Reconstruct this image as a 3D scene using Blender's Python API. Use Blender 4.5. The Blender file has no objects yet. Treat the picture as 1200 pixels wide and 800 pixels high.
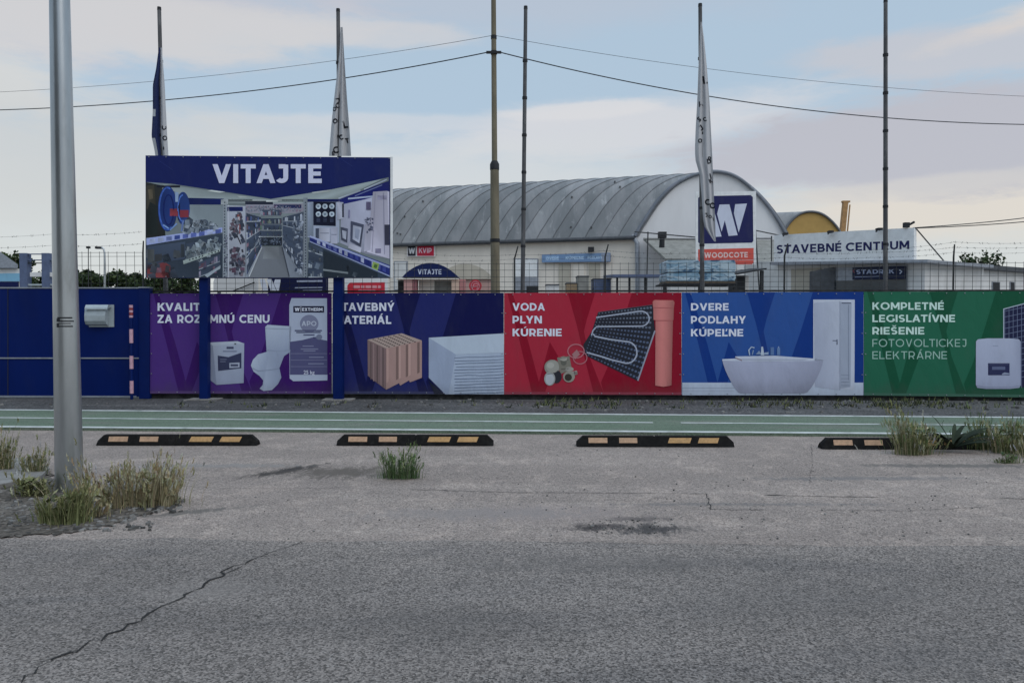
import bpy, math, random
from mathutils import Vector, Matrix
R = math.radians
S = bpy.context.scene
COL = S.collection
random.seed(7)

# ------------------------------------------------------------------ camera
F = 920.0
EYE = 1.41
PITCH = R(-1.37)
cam = bpy.data.cameras.new('camera')
cam.sensor_width = 36.0
cam.lens = 36.0 * F / 1200.0
cam.clip_start = 0.05
cam.clip_end = 3000
cam_ob = bpy.data.objects.new('camera', cam)
cam_ob.location = (0, 0, EYE)
cam_ob.rotation_euler = (R(90) + PITCH, 0, 0)
COL.objects.link(cam_ob)
S.camera = cam_ob

# ------------------------------------------------------------------ world
SUN_EL, SUN_AZ = 48.0, 135.0          # azimuth clockwise from +Y (from the right, behind the viewer)
S.view_settings.view_transform = 'Standard'
S.view_settings.look = 'None'
S.view_settings.gamma = 1.0
S.view_settings.use_curve_mapping = False
S.view_settings.exposure = 0.07

def lin1(c):
    c = c / 255.0
    return c / 12.92 if c <= 0.04045 else ((c + 0.055) / 1.055) ** 2.4
def lin(r, g, b, k=1.0):
    return tuple(min(1.0, lin1(c) * k) for c in (r, g, b)) + (1.0,)

W = bpy.data.worlds.new('World')
S.world = W
W.use_nodes = True
nt = W.node_tree
for n in list(nt.nodes):
    nt.nodes.remove(n)
class NG:
    """small node helper"""
    def __init__(s, tree): s.t = tree
    def n(s, typ, **kw):
        nd = s.t.nodes.new(typ)
        for k, v in kw.items(): setattr(nd, k, v)
        return nd
    def l(s, a, b): s.t.links.new(a, b)
    def put(s, sock, v):
        if isinstance(v, bpy.types.NodeSocket): s.l(v, sock)
        else: sock.default_value = v
    def m(s, op, a, b=None, c=None, clamp=False):
        nd = s.n('ShaderNodeMath', operation=op, use_clamp=clamp)
        s.put(nd.inputs[0], a)
        if b is not None: s.put(nd.inputs[1], b)
        if c is not None: s.put(nd.inputs[2], c)
        return nd.outputs[0]
    def mix(s, f, a, b, mode='MIX'):
        nd = s.n('ShaderNodeMix', data_type='RGBA', blend_type=mode)
        s.put(nd.inputs[0], f); s.put(nd.inputs[6], a); s.put(nd.inputs[7], b)
        return nd.outputs[2]
    def ss(s, x, lo, hi):
        nd = s.n('ShaderNodeMapRange', interpolation_type='SMOOTHSTEP')
        s.put(nd.inputs[0], x); nd.inputs[1].default_value = lo; nd.inputs[2].default_value = hi
        return nd.outputs[0]
    def noise(s, vec, scale, detail=4, rough=0.55, dist=0.0):
        nd = s.n('ShaderNodeTexNoise')
        if vec is not None: s.l(vec, nd.inputs['Vector'])
        nd.inputs['Scale'].default_value = scale
        nd.inputs['Detail'].default_value = detail
        nd.inputs['Roughness'].default_value = rough
        nd.inputs['Distortion'].default_value = dist
        return nd.outputs['Fac']
    def comb(s, x, y, z=0.0):
        nd = s.n('ShaderNodeCombineXYZ')
        s.put(nd.inputs[0], x); s.put(nd.inputs[1], y); s.put(nd.inputs[2], z)
        return nd.outputs[0]

g = NG(nt)
tc = g.n('ShaderNodeTexCoord')
sep = g.n('ShaderNodeSeparateXYZ')
g.l(tc.outputs['Generated'], sep.inputs[0])
U = g.m('ARCTAN2', sep.outputs[0], sep.outputs[1])
V = g.m('ARCSINE', sep.outputs[2])
uvn = g.comb(g.m('MULTIPLY', U, 2.2), g.m('MULTIPLY', V, 7.0))
nz = g.m('SUBTRACT', g.noise(uvn, 1.6, 8, 0.60, 0.25), 0.5)
nz2 = g.m('SUBTRACT', g.noise(g.comb(g.m('MULTIPLY', U, 4.0), g.m('MULTIPLY', V, 16.0), 3.3), 2.3, 10, 0.68, 0.4), 0.5)
def blob(px, py, rx, ry, soft=0.7, k=1.45, k2=0.95, slope=0.0):
    du = g.m('SUBTRACT', U, (px - 600) / F)
    dv = g.m('SUBTRACT', V, (378 - py) / F)
    if slope: dv = g.m('SUBTRACT', dv, g.m('MULTIPLY', du, slope))
    a = g.m('MULTIPLY', du, F / rx); b = g.m('MULTIPLY', dv, F / ry)
    d = g.m('SQRT', g.m('ADD', g.m('MULTIPLY', a, a), g.m('MULTIPLY', b, b)))
    e = g.m('ADD', g.m('SUBTRACT', 1.0, d), g.m('ADD', g.m('MULTIPLY', nz, k), g.m('MULTIPLY', nz2, k2)))
    return g.ss(e, -soft / 2, soft / 2)
sky = g.n('ShaderNodeTexSky', sky_type='NISHITA')
sky.sun_disc = False
sky.sun_elevation = R(SUN_EL)
sky.sun_rotation = R(SUN_AZ)
sky.air_density = 1.0; sky.dust_density = 2.0; sky.ozone_density = 1.0
veil = g.ss(g.m('SUBTRACT', g.m('ADD', g.m('MULTIPLY', nz, 0.16), g.m('MULTIPLY', nz2, 0.05)), V), -0.27, -0.10)
cl = g.mix(veil, lin(178, 199, 217), lin(213, 217, 217))
hi = g.ss(g.m('ADD', V, g.m('MULTIPLY', nz, 0.2)), 0.28, 0.50)
cl = g.mix(g.m('MULTIPLY', hi, 0.4), cl, lin(172, 192, 214))
for (px, py, rx, ry, col, op, soft, slope) in [
        (560, 20, 300, 34, (190, 196, 208), .6, 1.2, -0.02),
        (110, 20, 330, 92, (199, 199, 207), .95, .7, 0.10),
        (170, 78, 230, 34, (214, 212, 211), .85, .7, 0.05), (420, 62, 130, 14, (212, 211, 212), .7, .7, 0.03), (500, 152, 160, 10, (206, 212, 219), .8, .8, 0.02), (330, 165, 130, 12, (206, 211, 216), .7, .8, 0.05),
        (30, 150, 120, 30, (220, 218, 213), .85, .8, 0.0),
        (60, 215, 260, 60, (208, 209, 207), .85, 1.2, 0.0),
        (720, 160, 190, 30, (217, 217, 220), .9, .8, 0.06), (690, 138, 90, 9, (222, 221, 222), .8, .6, 0.05),
        (560, 215, 240, 40, (214, 217, 218), .8, 1.2, 0.0),
        (1140, 255, 330, 40, (226, 218, 207), .95, .9, 0.0),
        (1080, 196, 300, 48, (191, 191, 199), 1.0, .5, 0.02),
        (1130, 112, 180, 22, (200, 201, 207), .85, .6, -0.06),
        (1180, 84, 110, 16, (222, 213, 206), .85, .7, 0.14),
        (1140, 50, 90, 10, (205, 203, 204), .7, .8, 0.0),
        (1010, 240, 150, 10, (214, 210, 206), .7, .8, 0.05)]:
    cl = g.mix(g.m('MULTIPLY', blob(px, py, rx, ry, soft, slope=slope), op), cl, lin(*col))
# brighter cloud deck overhead and behind the viewer, which lights the place
over = g.ss(V, 0.5, 1.15)
behind = g.ss(g.m('ABSOLUTE', U), 1.1, 2.3)
bgC = g.n('ShaderNodeBackground')
g.l(cl, bgC.inputs[0])
g.put(bgC.inputs[1], g.m('ADD', g.m('SUBTRACT', 1.0, g.m('MULTIPLY', g.m('MULTIPLY', behind, 0.05), g.m('SUBTRACT', 1.0, over))), g.m('MULTIPLY', over, 0.85)))
bgS = g.n('ShaderNodeBackground')
g.l(sky.outputs[0], bgS.inputs[0]); bgS.inputs[1].default_value = 0.10
mixs = g.n('ShaderNodeMixShader')
mixs.inputs[0].default_value = 0.88
g.l(bgS.outputs[0], mixs.inputs[1]); g.l(bgC.outputs[0], mixs.inputs[2])
wout = g.n('ShaderNodeOutputWorld')
g.l(mixs.outputs[0], wout.inputs[0])

sl = bpy.data.lights.new('sun', 'SUN')
sl.energy = 0.95
sl.angle = R(50)
sl.color = (1.0, 0.965, 0.92)
so = bpy.data.objects.new('sun', sl)
sd = Vector((math.sin(R(SUN_AZ)) * math.cos(R(SUN_EL)), math.cos(R(SUN_AZ)) * math.cos(R(SUN_EL)), math.sin(R(SUN_EL))))
so.rotation_euler = sd.to_track_quat('Z', 'Y').to_euler()
so.location = sd * 40
COL.objects.link(so)
KP = 1.17         # paint / print albedo relative to its brightness in the photograph

# ------------------------------------------------------------------ projection helpers
FWD = Vector((0, math.cos(PITCH), math.sin(PITCH)))
UPV = Vector((0, -math.sin(PITCH), math.cos(PITCH)))
CAM = Vector((0, 0, EYE))
def ray(px, py):
    return Vector((1, 0, 0)) * ((px - 600) / F) + UPV * ((400 - py) / F) + FWD
def ground(px, py, z=0.0):
    d = ray(px, py); return CAM + d * ((z - EYE) / d.z)
def atY(px, py, Y):
    d = ray(px, py); return CAM + d * (Y / d.y)
class Plane:
    """vertical plane  y = a + b*x ; off moves it towards the viewer"""
    def __init__(s, a, b): s.a, s.b = a, b; s.n = Vector((-b, -1, 0)).normalized() if True else None
    def p(s, px, py, off=0.0):
        d = ray(px, py)
        t = s.a / (d.y - s.b * d.x)
        return CAM + d * t + Vector((-0.0 + s.b, -1, 0)).normalized() * off
    def shifted(s, off):
        return Plane(s.a - off, s.b)
FENCE = Plane(14.4, -0.028)
def plane_through(px0, Y0, px1, Y1):
    x0 = (px0 - 600) / F * Y0; x1 = (px1 - 600) / F * Y1
    b = (Y1 - Y0) / (x1 - x0)
    return Plane(Y0 - b * x0, b)

# ------------------------------------------------------------------ mesh builder
class MB:
    def __init__(s): s.v = []; s.f = []; s.c = []; s.sm = []; s.cur = (0.5, 0.5, 0.5, 1)
    def add(s, vs, fs, col=None, smooth=False):
        o = len(s.v); s.v += [tuple(v) for v in vs]
        for f in fs:
            s.f.append([o + i for i in f]); s.c.append(col or s.cur); s.sm.append(smooth)
    def poly(s, pts, col=None): s.add(pts, [list(range(len(pts)))], col)
    def box(s, c, sz, rot=None, col=None):
        hx, hy, hz = sz[0] / 2, sz[1] / 2, sz[2] / 2
        vs = [Vector((x, y, z)) for x in (-hx, hx) for y in (-hy, hy) for z in (-hz, hz)]
        if rot is not None: vs = [rot @ v for v in vs]
        s.add([v + Vector(c) for v in vs], [[0, 1, 3, 2], [4, 6, 7, 5], [0, 4, 5, 1], [2, 3, 7, 6], [0, 2, 6, 4], [1, 5, 7, 3]], col)
    def slab(s, front, back, col=None):
        """closed prism between two equal outlines"""
        n = len(front)
        fs = [list(range(n))[::-1], list(range(n, 2 * n))]
        for i in range(n):
            j = (i + 1) % n; fs.append([i, j, n + j, n + i])
        s.add(list(front) + list(back), fs, col)
    def pxslab(s, pts, pl, off, thick, col=None):
        """outline in photo pixels standing on a plane, with real thickness going back"""
        fr = [pl.p(x, y, off) for x, y in pts]
        dv = Vector((-pl.b, 1, 0)).normalized() * thick
        s.slab(fr, [p + dv for p in fr], col)
    def tube(s, p0, p1, r0, r1=None, n=10, cap=True, col=None, smooth=True):
        s.path([Vector(p0), Vector(p1)], [r0, r0 if r1 is None else r1], n, cap, col, smooth)
    def path(s, pts, rs, n=8, cap=True, col=None, smooth=True):
        pts = [Vector(p) for p in pts]
        if not isinstance(rs, (list, tuple)): rs = [rs] * len(pts)
        vs = []
        ref = None
        for i, p in enumerate(pts):
            t = (pts[min(i + 1, len(pts) - 1)] - pts[max(i - 1, 0)]).normalized()
            if ref is None:
                ref = Vector((0, 1, 0)) if abs(t.y) < 0.9 else Vector((1, 0, 0))
            a = (ref - t * ref.dot(t)).normalized(); b = t.cross(a)
            ref = a
            for k in range(n):
                w = 2 * math.pi * (k + 0.5) / n
                vs.append(p + (a * math.cos(w) + b * math.sin(w)) * rs[i])
        fs = []
        for i in range(len(pts) - 1):
            for k in range(n):
                k2 = (k + 1) % n
                fs.append([i * n + k, i * n + k2, (i + 1) * n + k2, (i + 1) * n + k])
        s.add(vs, fs, col, smooth)
        if cap:
            s.add(vs[:n], [list(range(n))[::-1]], col); s.add(vs[-n:], [list(range(n))], col)
    def build(s, name, mat, parent=None, origin=None, recalc=False):
        me = bpy.data.meshes.new(name)
        o = Vector(origin) if origin is not None else (Vector(parent.location) if parent is not None and parent.parent is None else Vector((0, 0, 0)))
        if parent is not None and parent.parent is not None:
            o = Vector(parent.parent.location)      # parts of a thing share its origin
        me.from_pydata([tuple(Vector(v) - o) for v in s.v], [], s.f)
        me.materials.append(mat)
        at = me.color_attributes.new('Col', 'FLOAT_COLOR', 'CORNER')
        data = []
        for p, c in zip(me.polygons, s.c):
            data += [q for k in c for q in k] if isinstance(c[0], (tuple, list)) else list(c) * p.loop_total
        at.data.foreach_set('color', data)
        me.polygons.foreach_set('use_smooth', s.sm)
        me.update()
        if recalc:
            import bmesh
            bm = bmesh.new(); bm.from_mesh(me); bmesh.ops.recalc_face_normals(bm, faces=bm.faces); bm.to_mesh(me); bm.free()
        ob = bpy.data.objects.new(name, me)
        COL.objects.link(ob)
        if parent is not None: ob.parent = parent
        else: ob.location = o
        return ob
def tag(o, label=None, cat=None, group=None, kind=None):
    if label: o['label'] = label
    if cat: o['category'] = cat
    if group: o['group'] = group
    if kind: o['kind'] = kind
    return o
def thing(name, loc, label, cat, group=None):
    o = bpy.data.objects.new(name, None)
    o.empty_display_size = 0.2
    o.location = loc
    COL.objects.link(o)
    return tag(o, label, cat, group)

# ------------------------------------------------------------------ materials
def newmat(name):
    m = bpy.data.materials.new(name); m.use_nodes = True
    t = m.node_tree
    b = t.nodes['Principled BSDF']
    return m, NG(t), b
def obj_pos(g):
    return g.n('ShaderNodeNewGeometry').outputs['Position']
def plain(name, rgb, rough=0.7, metal=0.0, var=0.15, scale=6.0, bump=0.0, bscale=40.0, dirt=None, stretch=(1, 1, 1), spec=.35):
    m, g, b = newmat(name)
    b.inputs['Specular IOR Level'].default_value = spec
    P = obj_pos(g)
    if stretch != (1, 1, 1):
        mp = g.n('ShaderNodeMapping'); g.l(P, mp.inputs[0]); mp.inputs['Scale'].default_value = stretch; P = mp.outputs[0]
    n1 = g.noise(P, scale, 6, 0.6)
    c = g.mix(g.ss(n1, 0.3, 0.7), tuple(x * (1 - var) for x in rgb[:3]) + (1,), tuple(min(1, x * (1 + var)) for x in rgb[:3]) + (1,))
    if dirt:
        c = g.mix(g.m('MULTIPLY', g.ss(g.noise(P, scale * 0.6, 8, 0.7, 0.4), 0.5, 0.72), dirt[1]), c, dirt[0])
    g.l(c, b.inputs['Base Color'])
    b.inputs['Roughness'].default_value = rough
    b.inputs['Metallic'].default_value = metal
    if bump:
        bp = g.n('ShaderNodeBump'); bp.inputs['Strength'].default_value = bump; bp.inputs['Distance'].default_value = 0.01
        g.l(g.noise(P, bscale, 5, 0.6), bp.inputs['Height']); g.l(bp.outputs[0], b.inputs['Normal'])
    return m
def printed(name, rough=0.55, wave=0.14, wscale=1.6, dirt=0.12, grain=0.0, splash=0.0):
    """ink on sheet: colours come from the mesh's own print, grime and slack from noise"""
    m, g, b = newmat(name)
    P = obj_pos(g)
    b.inputs['Specular IOR Level'].default_value = 0.15
    a = g.n('ShaderNodeAttribute', attribute_name='Col')
    mp = g.n('ShaderNodeMapping'); g.l(P, mp.inputs[0]); mp.inputs['Scale'].default_value = (1, 1, 0.35)
    d = g.ss(g.noise(mp.outputs[0], 3.0, 8, 0.65, 0.3), 0.45, 0.8)
    c = g.mix(g.m('MULTIPLY', d, dirt), a.outputs['Color'], (0.10, 0.10, 0.10, 1))
    zz_ = g.n('ShaderNodeSeparateXYZ'); g.l(P, zz_.inputs[0])
    spl = g.m('MULTIPLY', g.ss(g.m('ADD', zz_.outputs[2], g.m('MULTIPLY', g.noise(mp.outputs[0], 7.0, 7, .7), -.55)), .12, -.20), splash)
    c = g.mix(spl, c, (0.085, 0.08, 0.075, 1))
    if grain:
        c = g.mix(grain, c, g.mix(g.noise(P, 160, 3, 0.7), (0.2, 0.2, 0.2, 1), (0.9, 0.9, 0.9, 1)), 'MULTIPLY')
    g.l(c, b.inputs['Base Color'])
    b.inputs['Roughness'].default_value = rough
    if wave:
        mp2 = g.n('ShaderNodeMapping'); g.l(P, mp2.inputs[0]); mp2.inputs['Scale'].default_value = (1.6, 1, 0.8); mp2.inputs['Rotation'].default_value = (0, 0.5, 0)
        h = g.m('ADD', g.noise(mp2.outputs[0], wscale, 3, 0.5, 0.6), g.m('MULTIPLY', g.noise(mp2.outputs[0], wscale * 4, 2, 0.5), 0.15))
        bp = g.n('ShaderNodeBump'); bp.inputs['Strength'].default_value = wave; bp.inputs['Distance'].default_value = 0.12
        g.l(h, bp.inputs['Height']); g.l(bp.outputs[0], b.inputs['Normal'])
    return m
M = {}
M['print'] = printed('banner_vinyl', splash=.22)
M['board'] = printed('printed_board', wave=0.0, dirt=0.2)
M['vcol'] = printed('painted_surface', rough=0.75, wave=0.0, dirt=0.12)
M['leaf'] = printed('foliage', rough=0.75, wave=0.0, dirt=0.0)
M['navy'] = plain('navy_paint', lin(0, 17, 66, 1.9), 0.5, 0, .12, 1.5, dirt=((.03, .04, .08, 1), .15), spec=.12, stretch=(1, 1, .3))
M['navy2'] = plain('navy_post_paint', lin(2, 19, 66, 1.9), 0.5, 0, .12, 3, spec=.15)
M['edge'] = plain('galvanised_edge', (0.30, 0.32, 0.36, 1), 0.5, 0.3, .15, 8)
M['galv'] = plain('galvanised_steel', (0.40, 0.42, 0.435, 1), 0.30, .80, .12, 5, dirt=((.16, .16, .15, 1), .5), bump=0.05, bscale=20, stretch=(1, 1, .25))
M['pole'] = plain('weathered_flagpole', (0.09, 0.09, 0.095, 1), 0.6, 0.2, .25, 6, dirt=((.25, .25, .25, 1), .5), stretch=(1, 1, .4))
M['concpole'] = plain('old_concrete_pole', (0.19, 0.165, 0.115, 1), 0.85, 0, .2, 5, dirt=((.09, .08, .06, 1), .6), bump=.2, bscale=25, stretch=(1, 1, .25))
M['wire'] = plain('dark_wire', (0.055, 0.057, 0.06, 1), 0.6, 0.3, .2, 10)
M['cable'] = plain('black_cable', (0.025, 0.028, 0.035, 1), 0.6, 0, .1, 10)
M['conc'] = plain('concrete', (0.25, 0.235, 0.22, 1), 0.9, 0, .2, 8, bump=.3, bscale=60, dirt=((.12, .11, .1, 1), .5))
M['plinth'] = plain('dirty_shade_dark_plinth', (0.035, 0.035, 0.036, 1), 0.95, 0, .5, 7, bump=.6, bscale=50, dirt=((.12, .11, .1, 1), .35))  # near-black base carries the shade of the gap under the banners, grime on top
M['rubber'] = plain('black_rubber', (0.010, 0.0095, 0.0095, 1), 0.85, 0, .3, 20, spec=.15, dirt=((.05, .046, .042, 1), .3), bump=.2, bscale=80)
M['reflect'] = plain('amber_reflector', lin(172, 136, 92, 1.2), 0.7, 0, .15, 30, dirt=((.15, .12, .09, 1), .4))
M['reflect2'] = plain('pinkish_reflector', lin(170, 138, 112, 1.2), 0.7, 0, .15, 30, dirt=((.15, .12, .09, 1), .4))
M['silver'] = plain('silver_paint', (0.42, 0.47, 0.50, 1), 0.4, 0.25, .08, 10)
M['white'] = plain('white_paint', (0.82, 0.82, 0.82, 1), 0.6, 0, .06, 4, dirt=((.35, .34, .32, 1), .3))
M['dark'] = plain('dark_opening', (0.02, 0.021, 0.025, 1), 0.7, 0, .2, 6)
M['glass'] = plain('window_glass', (0.05, 0.06, 0.07, 1), 0.1, 0, .1, 3)
M['cream'] = plain('cream_render', (0.78, 0.71, 0.63, 1), 0.9, 0, .04, 1.2, dirt=((.60, .54, .47, 1), .4), bump=.1, bscale=30, stretch=(1, 1, .4))
M['gable'] = plain('gable_sheeting', (0.70, 0.69, 0.70, 1), 0.8, 0, .04, .8, dirt=((.58, .58, .60, 1), .5), stretch=(1, 1, .3))
M['yellow'] = plain('ochre_sheeting', (0.46, 0.29, 0.095, 1), 0.8, 0, .08, 1.0)
M['whitewall'] = plain('white_render', (0.70, 0.69, 0.68, 1), 0.9, 0, .06, 1.5, dirt=((.40, .39, .37, 1), .4), stretch=(1, 1, .4))
M['beige'] = plain('beige_shutter', (0.47, 0.43, 0.36, 1), 0.85, 0, .06, 2)
M['greybeige'] = plain('fibre_cement_roof', (0.26, 0.255, 0.235, 1), 0.9, 0, .15, 3, dirt=((.15, .15, .13, 1), .5))
M['darkroof'] = plain('dark_roof_edge', (0.08, 0.085, 0.095, 1), 0.8, 0, .2, 4)
M['bluegrey'] = plain('blue_grey_sheet', (0.10, 0.13, 0.22, 1), 0.6, 0, .15, 4)
M['bark'] = plain('bark', (0.07, 0.055, 0.04, 1), 0.95, 0, .3, 8)
M['orange'] = plain('crane_paint', (0.40, 0.225, 0.095, 1), 0.7, 0, .15, 3)

def roof_mat():
    m, g, b = newmat('weathered_roof_metal')
    P = obj_pos(g)
    a = g.n('ShaderNodeAttribute', attribute_name='Col')
    mp = g.n('ShaderNodeMapping'); g.l(P, mp.inputs[0]); mp.inputs['Scale'].default_value = (1.3, 1, .55); mp.inputs['Rotation'].default_value = (0, .5, 0)
    n1 = g.ss(g.noise(mp.outputs[0], 0.6, 8, 0.68, 0.5), 0.35, 0.68)
    n2 = g.ss(g.noise(mp.outputs[0], 1.5, 8, 0.75, 0.6), 0.56, 0.70)
    c = g.mix(n1, (0.215, 0.225, 0.235, 1), (0.325, 0.325, 0.335, 1))
    c = g.mix(g.m('MULTIPLY', n2, 0.7), c, (0.50, 0.51, 0.52, 1))
    c = g.mix(1.0, c, a.outputs['Color'], 'MULTIPLY')
    g.l(c, b.inputs['Base Color'])
    b.inputs['Roughness'].default_value = 0.55; b.inputs['Metallic'].default_value = 0.15
    return m
M['roof'] = roof_mat()

def asphalt(name, c0, c1, grit, patch=None, stains=(), speck=0.5, sc=95.0, blend=False, streak=False):
    m, g, b = newmat(name)
    P = obj_pos(g)
    big = g.ss(g.noise(P, 0.35, 6, 0.6, 0.3), 0.3, 0.7)
    c = g.mix(big, c0, c1)
    if patch:
        mp = g.n('ShaderNodeMapping'); g.l(P, mp.inputs[0]); mp.inputs['Scale'].default_value = (0.35, 1.6, 1)
        pn = g.ss(g.noise(mp.outputs[0], 1.6, 7, 0.62, 0.4), 0.48, 0.7)
        c = g.mix(g.m('MULTIPLY', pn, 0.75), c, patch)
    mid = g.ss(g.noise(P, 7.0, 6, 0.7), 0.3, 0.75)
    c = g.mix(g.m('MULTIPLY', mid, 0.16), c, g.mix(1.0, c, (0.62, 0.62, 0.62, 1), 'MULTIPLY'))
    vo = g.n('ShaderNodeTexVoronoi'); g.l(P, vo.inputs['Vector']); vo.inputs['Scale'].default_value = sc
    vs = g.n('ShaderNodeSeparateColor'); g.l(vo.outputs['Color'], vs.inputs[0])
    lo = tuple(x * (1 - speck) for x in (1, 1, 1)) + (1,)
    hi_ = tuple(1 + speck * 0.9 for _ in range(3)) + (1,)
    c = g.mix(1.0, c, g.mix(vs.outputs[0], lo, hi_), 'MULTIPLY')
    vo2 = g.n('ShaderNodeTexVoronoi'); g.l(P, vo2.inputs['Vector']); vo2.inputs['Scale'].default_value = sc * 0.55; vo2.inputs['Randomness'].default_value = 1.0
    v2 = g.n('ShaderNodeSeparateColor'); g.l(vo2.outputs['Color'], v2.inputs[0])
    c = g.mix(g.m('MULTIPLY', g.m('MULTIPLY', g.ss(v2.outputs[1], 0.84, 0.96), 0.75), g.ss(g.m('ADD', vo2.outputs['Distance'], g.m('MULTIPLY', g.noise(P, sc * 1.7, 3, .7), .5)), 0.75, 0.35)), c, grit)
    c = g.mix(g.m('MULTIPLY', g.ss(v2.outputs[2], 0.86, 0.95), g.m('MULTIPLY', 0.7, g.ss(vo2.outputs['Distance'], 0.5, 0.2))), c, (0.035, 0.034, 0.034, 1))
    tone = g.n('ShaderNodeMapping'); g.l(P, tone.inputs[0]); tone.inputs['Scale'].default_value = (0.10, 0.9, 1)
    c = g.mix(g.ss(g.noise(tone.outputs[0], 1.3, 4, .55), .3, .7), g.mix(1.0, c, (.90, .90, .90, 1), 'MULTIPLY'), g.mix(1.0, c, (1.07, 1.07, 1.07, 1), 'MULTIPLY'))
    if streak:          # scaled-off and crumbled bits, lying along the strip
        ms = g.n('ShaderNodeMapping'); g.l(P, ms.inputs[0]); ms.inputs['Scale'].default_value = (1.0, .75, 1)
        f1 = g.m('MULTIPLY', g.ss(g.noise(ms.outputs[0], 13.0, 6, .7, .4), .58, .66), g.ss(g.noise(P, 0.9, 4, .6), .42, .62))
        c = g.mix(g.m('MULTIPLY', f1, .65), c, g.mix(1.0, c, (.36, .35, .35, 1), 'MULTIPLY'))
        f2 = g.m('MULTIPLY', g.ss(g.noise(ms.outputs[0], 2.6, 9, .78, .5), .50, .60), .85)
        c = g.mix(f2, c, g.mix(1.0, c, (1.28, 1.26, 1.24, 1), 'MULTIPLY'))
    sp = g.n('ShaderNodeSeparateXYZ'); g.l(P, sp.inputs[0])
    mq = g.n('ShaderNodeMapping'); g.l(P, mq.inputs[0]); mq.inputs['Scale'].default_value = (1, .42, 1)
    sn = g.m('MULTIPLY', g.m('SUBTRACT', g.noise(mq.outputs[0], 9.0, 10, 0.8, 0.6), 0.5), 4.2) if stains else None
    for (px, py, rx, ry, col, op, rot) in stains:
        ct = ground(px, py)
        dx = g.m('SUBTRACT', sp.outputs[0], ct.x); dy = g.m('SUBTRACT', sp.outputs[1], ct.y)
        if rot: dy = g.m('SUBTRACT', dy, g.m('MULTIPLY', dx, rot))
        e = g.m('SQRT', g.m('ADD', g.m('POWER', g.m('MULTIPLY', dx, 1 / rx), 2.0), g.m('POWER', g.m('MULTIPLY', dy, 1 / ry), 2.0)))
        e = g.m('ADD', e, sn)
        c = g.mix(g.m('MULTIPLY', g.ss(e, 1.15, 0.35), op), c, col)
    if blend:          # the worn seam where road and parking asphalt meet
        sp = g.n('ShaderNodeSeparateXYZ'); g.l(P, sp.inputs[0])
        ea, eb = ground(0, 634), ground(1200, 639)
        dd = g.m('SUBTRACT', ea.y + (eb.y - ea.y) * (0 - ea.x) / (eb.x - ea.x), sp.outputs[1])
        dd = g.m('SUBTRACT', g.m('ADD', dd, g.m('MULTIPLY', sp.outputs[0], (eb.y - ea.y) / (eb.x - ea.x))), g.m('MULTIPLY', g.m('SUBTRACT', g.noise(P, 2.2, 9, .75, .6), .5), 2.2))
        c = g.mix(g.ss(dd, .85, -.15), c, g.mix(1.0, c, (1.34, 1.32, 1.30, 1), 'MULTIPLY'))
    g.l(c, b.inputs['Base Color'])
    b.inputs['Roughness'].default_value = 0.9
    b.inputs['Specular IOR Level'].default_value = 0.3
    bp = g.n('ShaderNodeBump'); bp.inputs['Strength'].default_value = 0.7; bp.inputs['Distance'].default_value = 0.006
    g.l(g.m('ADD', vo.outputs['Distance'], g.m('MULTIPLY', mid, 0.8)), bp.inputs['Height']); g.l(bp.outputs[0], b.inputs['Normal'])
    return m
M['road'] = asphalt('road_asphalt', (0.186, 0.162, 0.148, 1), (0.218, 0.190, 0.173, 1), (0.33, 0.305, 0.29, 1), patch=(0.150, 0.134, 0.127, 1), blend=True, speck=0.66, sc=115,
    stains=[(520, 735, .5, .35, (0.09, 0.083, 0.08, 1), .25, 0), (930, 700, .8, .35, (0.10, 0.093, 0.09, 1), .25, 0.2), (250, 690, .35, .2, (0.26, 0.23, 0.21, 1), .4, 0), (1080, 770, .5, .25, (0.09, 0.085, 0.085, 1), .3, 0), (720, 660, 1.0, .2, (0.11, 0.10, 0.095, 1), .4, 0)])
M['lot'] = asphalt('parking_asphalt', (0.268, 0.222, 0.196, 1), (0.322, 0.266, 0.234, 1), (0.40, 0.36, 0.34, 1), patch=(0.345, 0.288, 0.252, 1), speck=0.42, sc=105, streak=True,
                   stains=[(330, 552, .34, .20, (0.06, 0.05, 0.045, 1), 1.0, 0.9), (400, 553, .55, .34, (0.12, 0.10, 0.085, 1), .95, 0), (345, 548, .25, .14, (0.05, 0.043, 0.04, 1), .9, 0.9),
                           (700, 617, .28, .11, (0.06, 0.05, 0.048, 1), 1.0, 0), (765, 619, .30, .16, (0.07, 0.062, 0.06, 1), 1.0, 0), (745, 607, .3, .08, (0.10, .085, .08, 1), .9, 0), (640, 600, .9, .35, (0.30, .245, .225, 1), .5, 0),
                           (1120, 545, 1.1, .12, (0.12, 0.11, 0.10, 1), .8, 0), (215, 600, .45, .10, (0.12, 0.11, 0.10, 1), .8, 0.5),
                           (880, 590, 1.2, .06, (0.14, 0.135, 0.135, 1), .5, 0), (560, 600, 1.0, .22, (0.24, 0.215, 0.205, 1), .5, 0), (1020, 560, 1.2, .10, (0.15, .145, .145, 1), .6, 0),
                           (250, 545, .9, .12, (0.24, 0.225, 0.215, 1), .6, 0)])
M['verge'] = asphalt('gravel_verge', (0.062, 0.060, 0.060, 1), (0.095, 0.092, 0.092, 1), (0.27, 0.26, 0.25, 1), patch=(0.135, 0.13, 0.125, 1), speck=0.6, sc=40, streak=True)
M['soil'] = asphalt('dark_soil', (0.075, 0.063, 0.052, 1), (0.15, 0.128, 0.108, 1), (0.32, 0.30, 0.28, 1), patch=(0.17, 0.155, 0.14, 1), speck=0.6, sc=38)
M['yard'] = asphalt('yard_ground', (0.15, 0.145, 0.14, 1), (0.19, 0.185, 0.18, 1), (0.3, 0.3, 0.3, 1), speck=0.3, sc=20)
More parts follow.
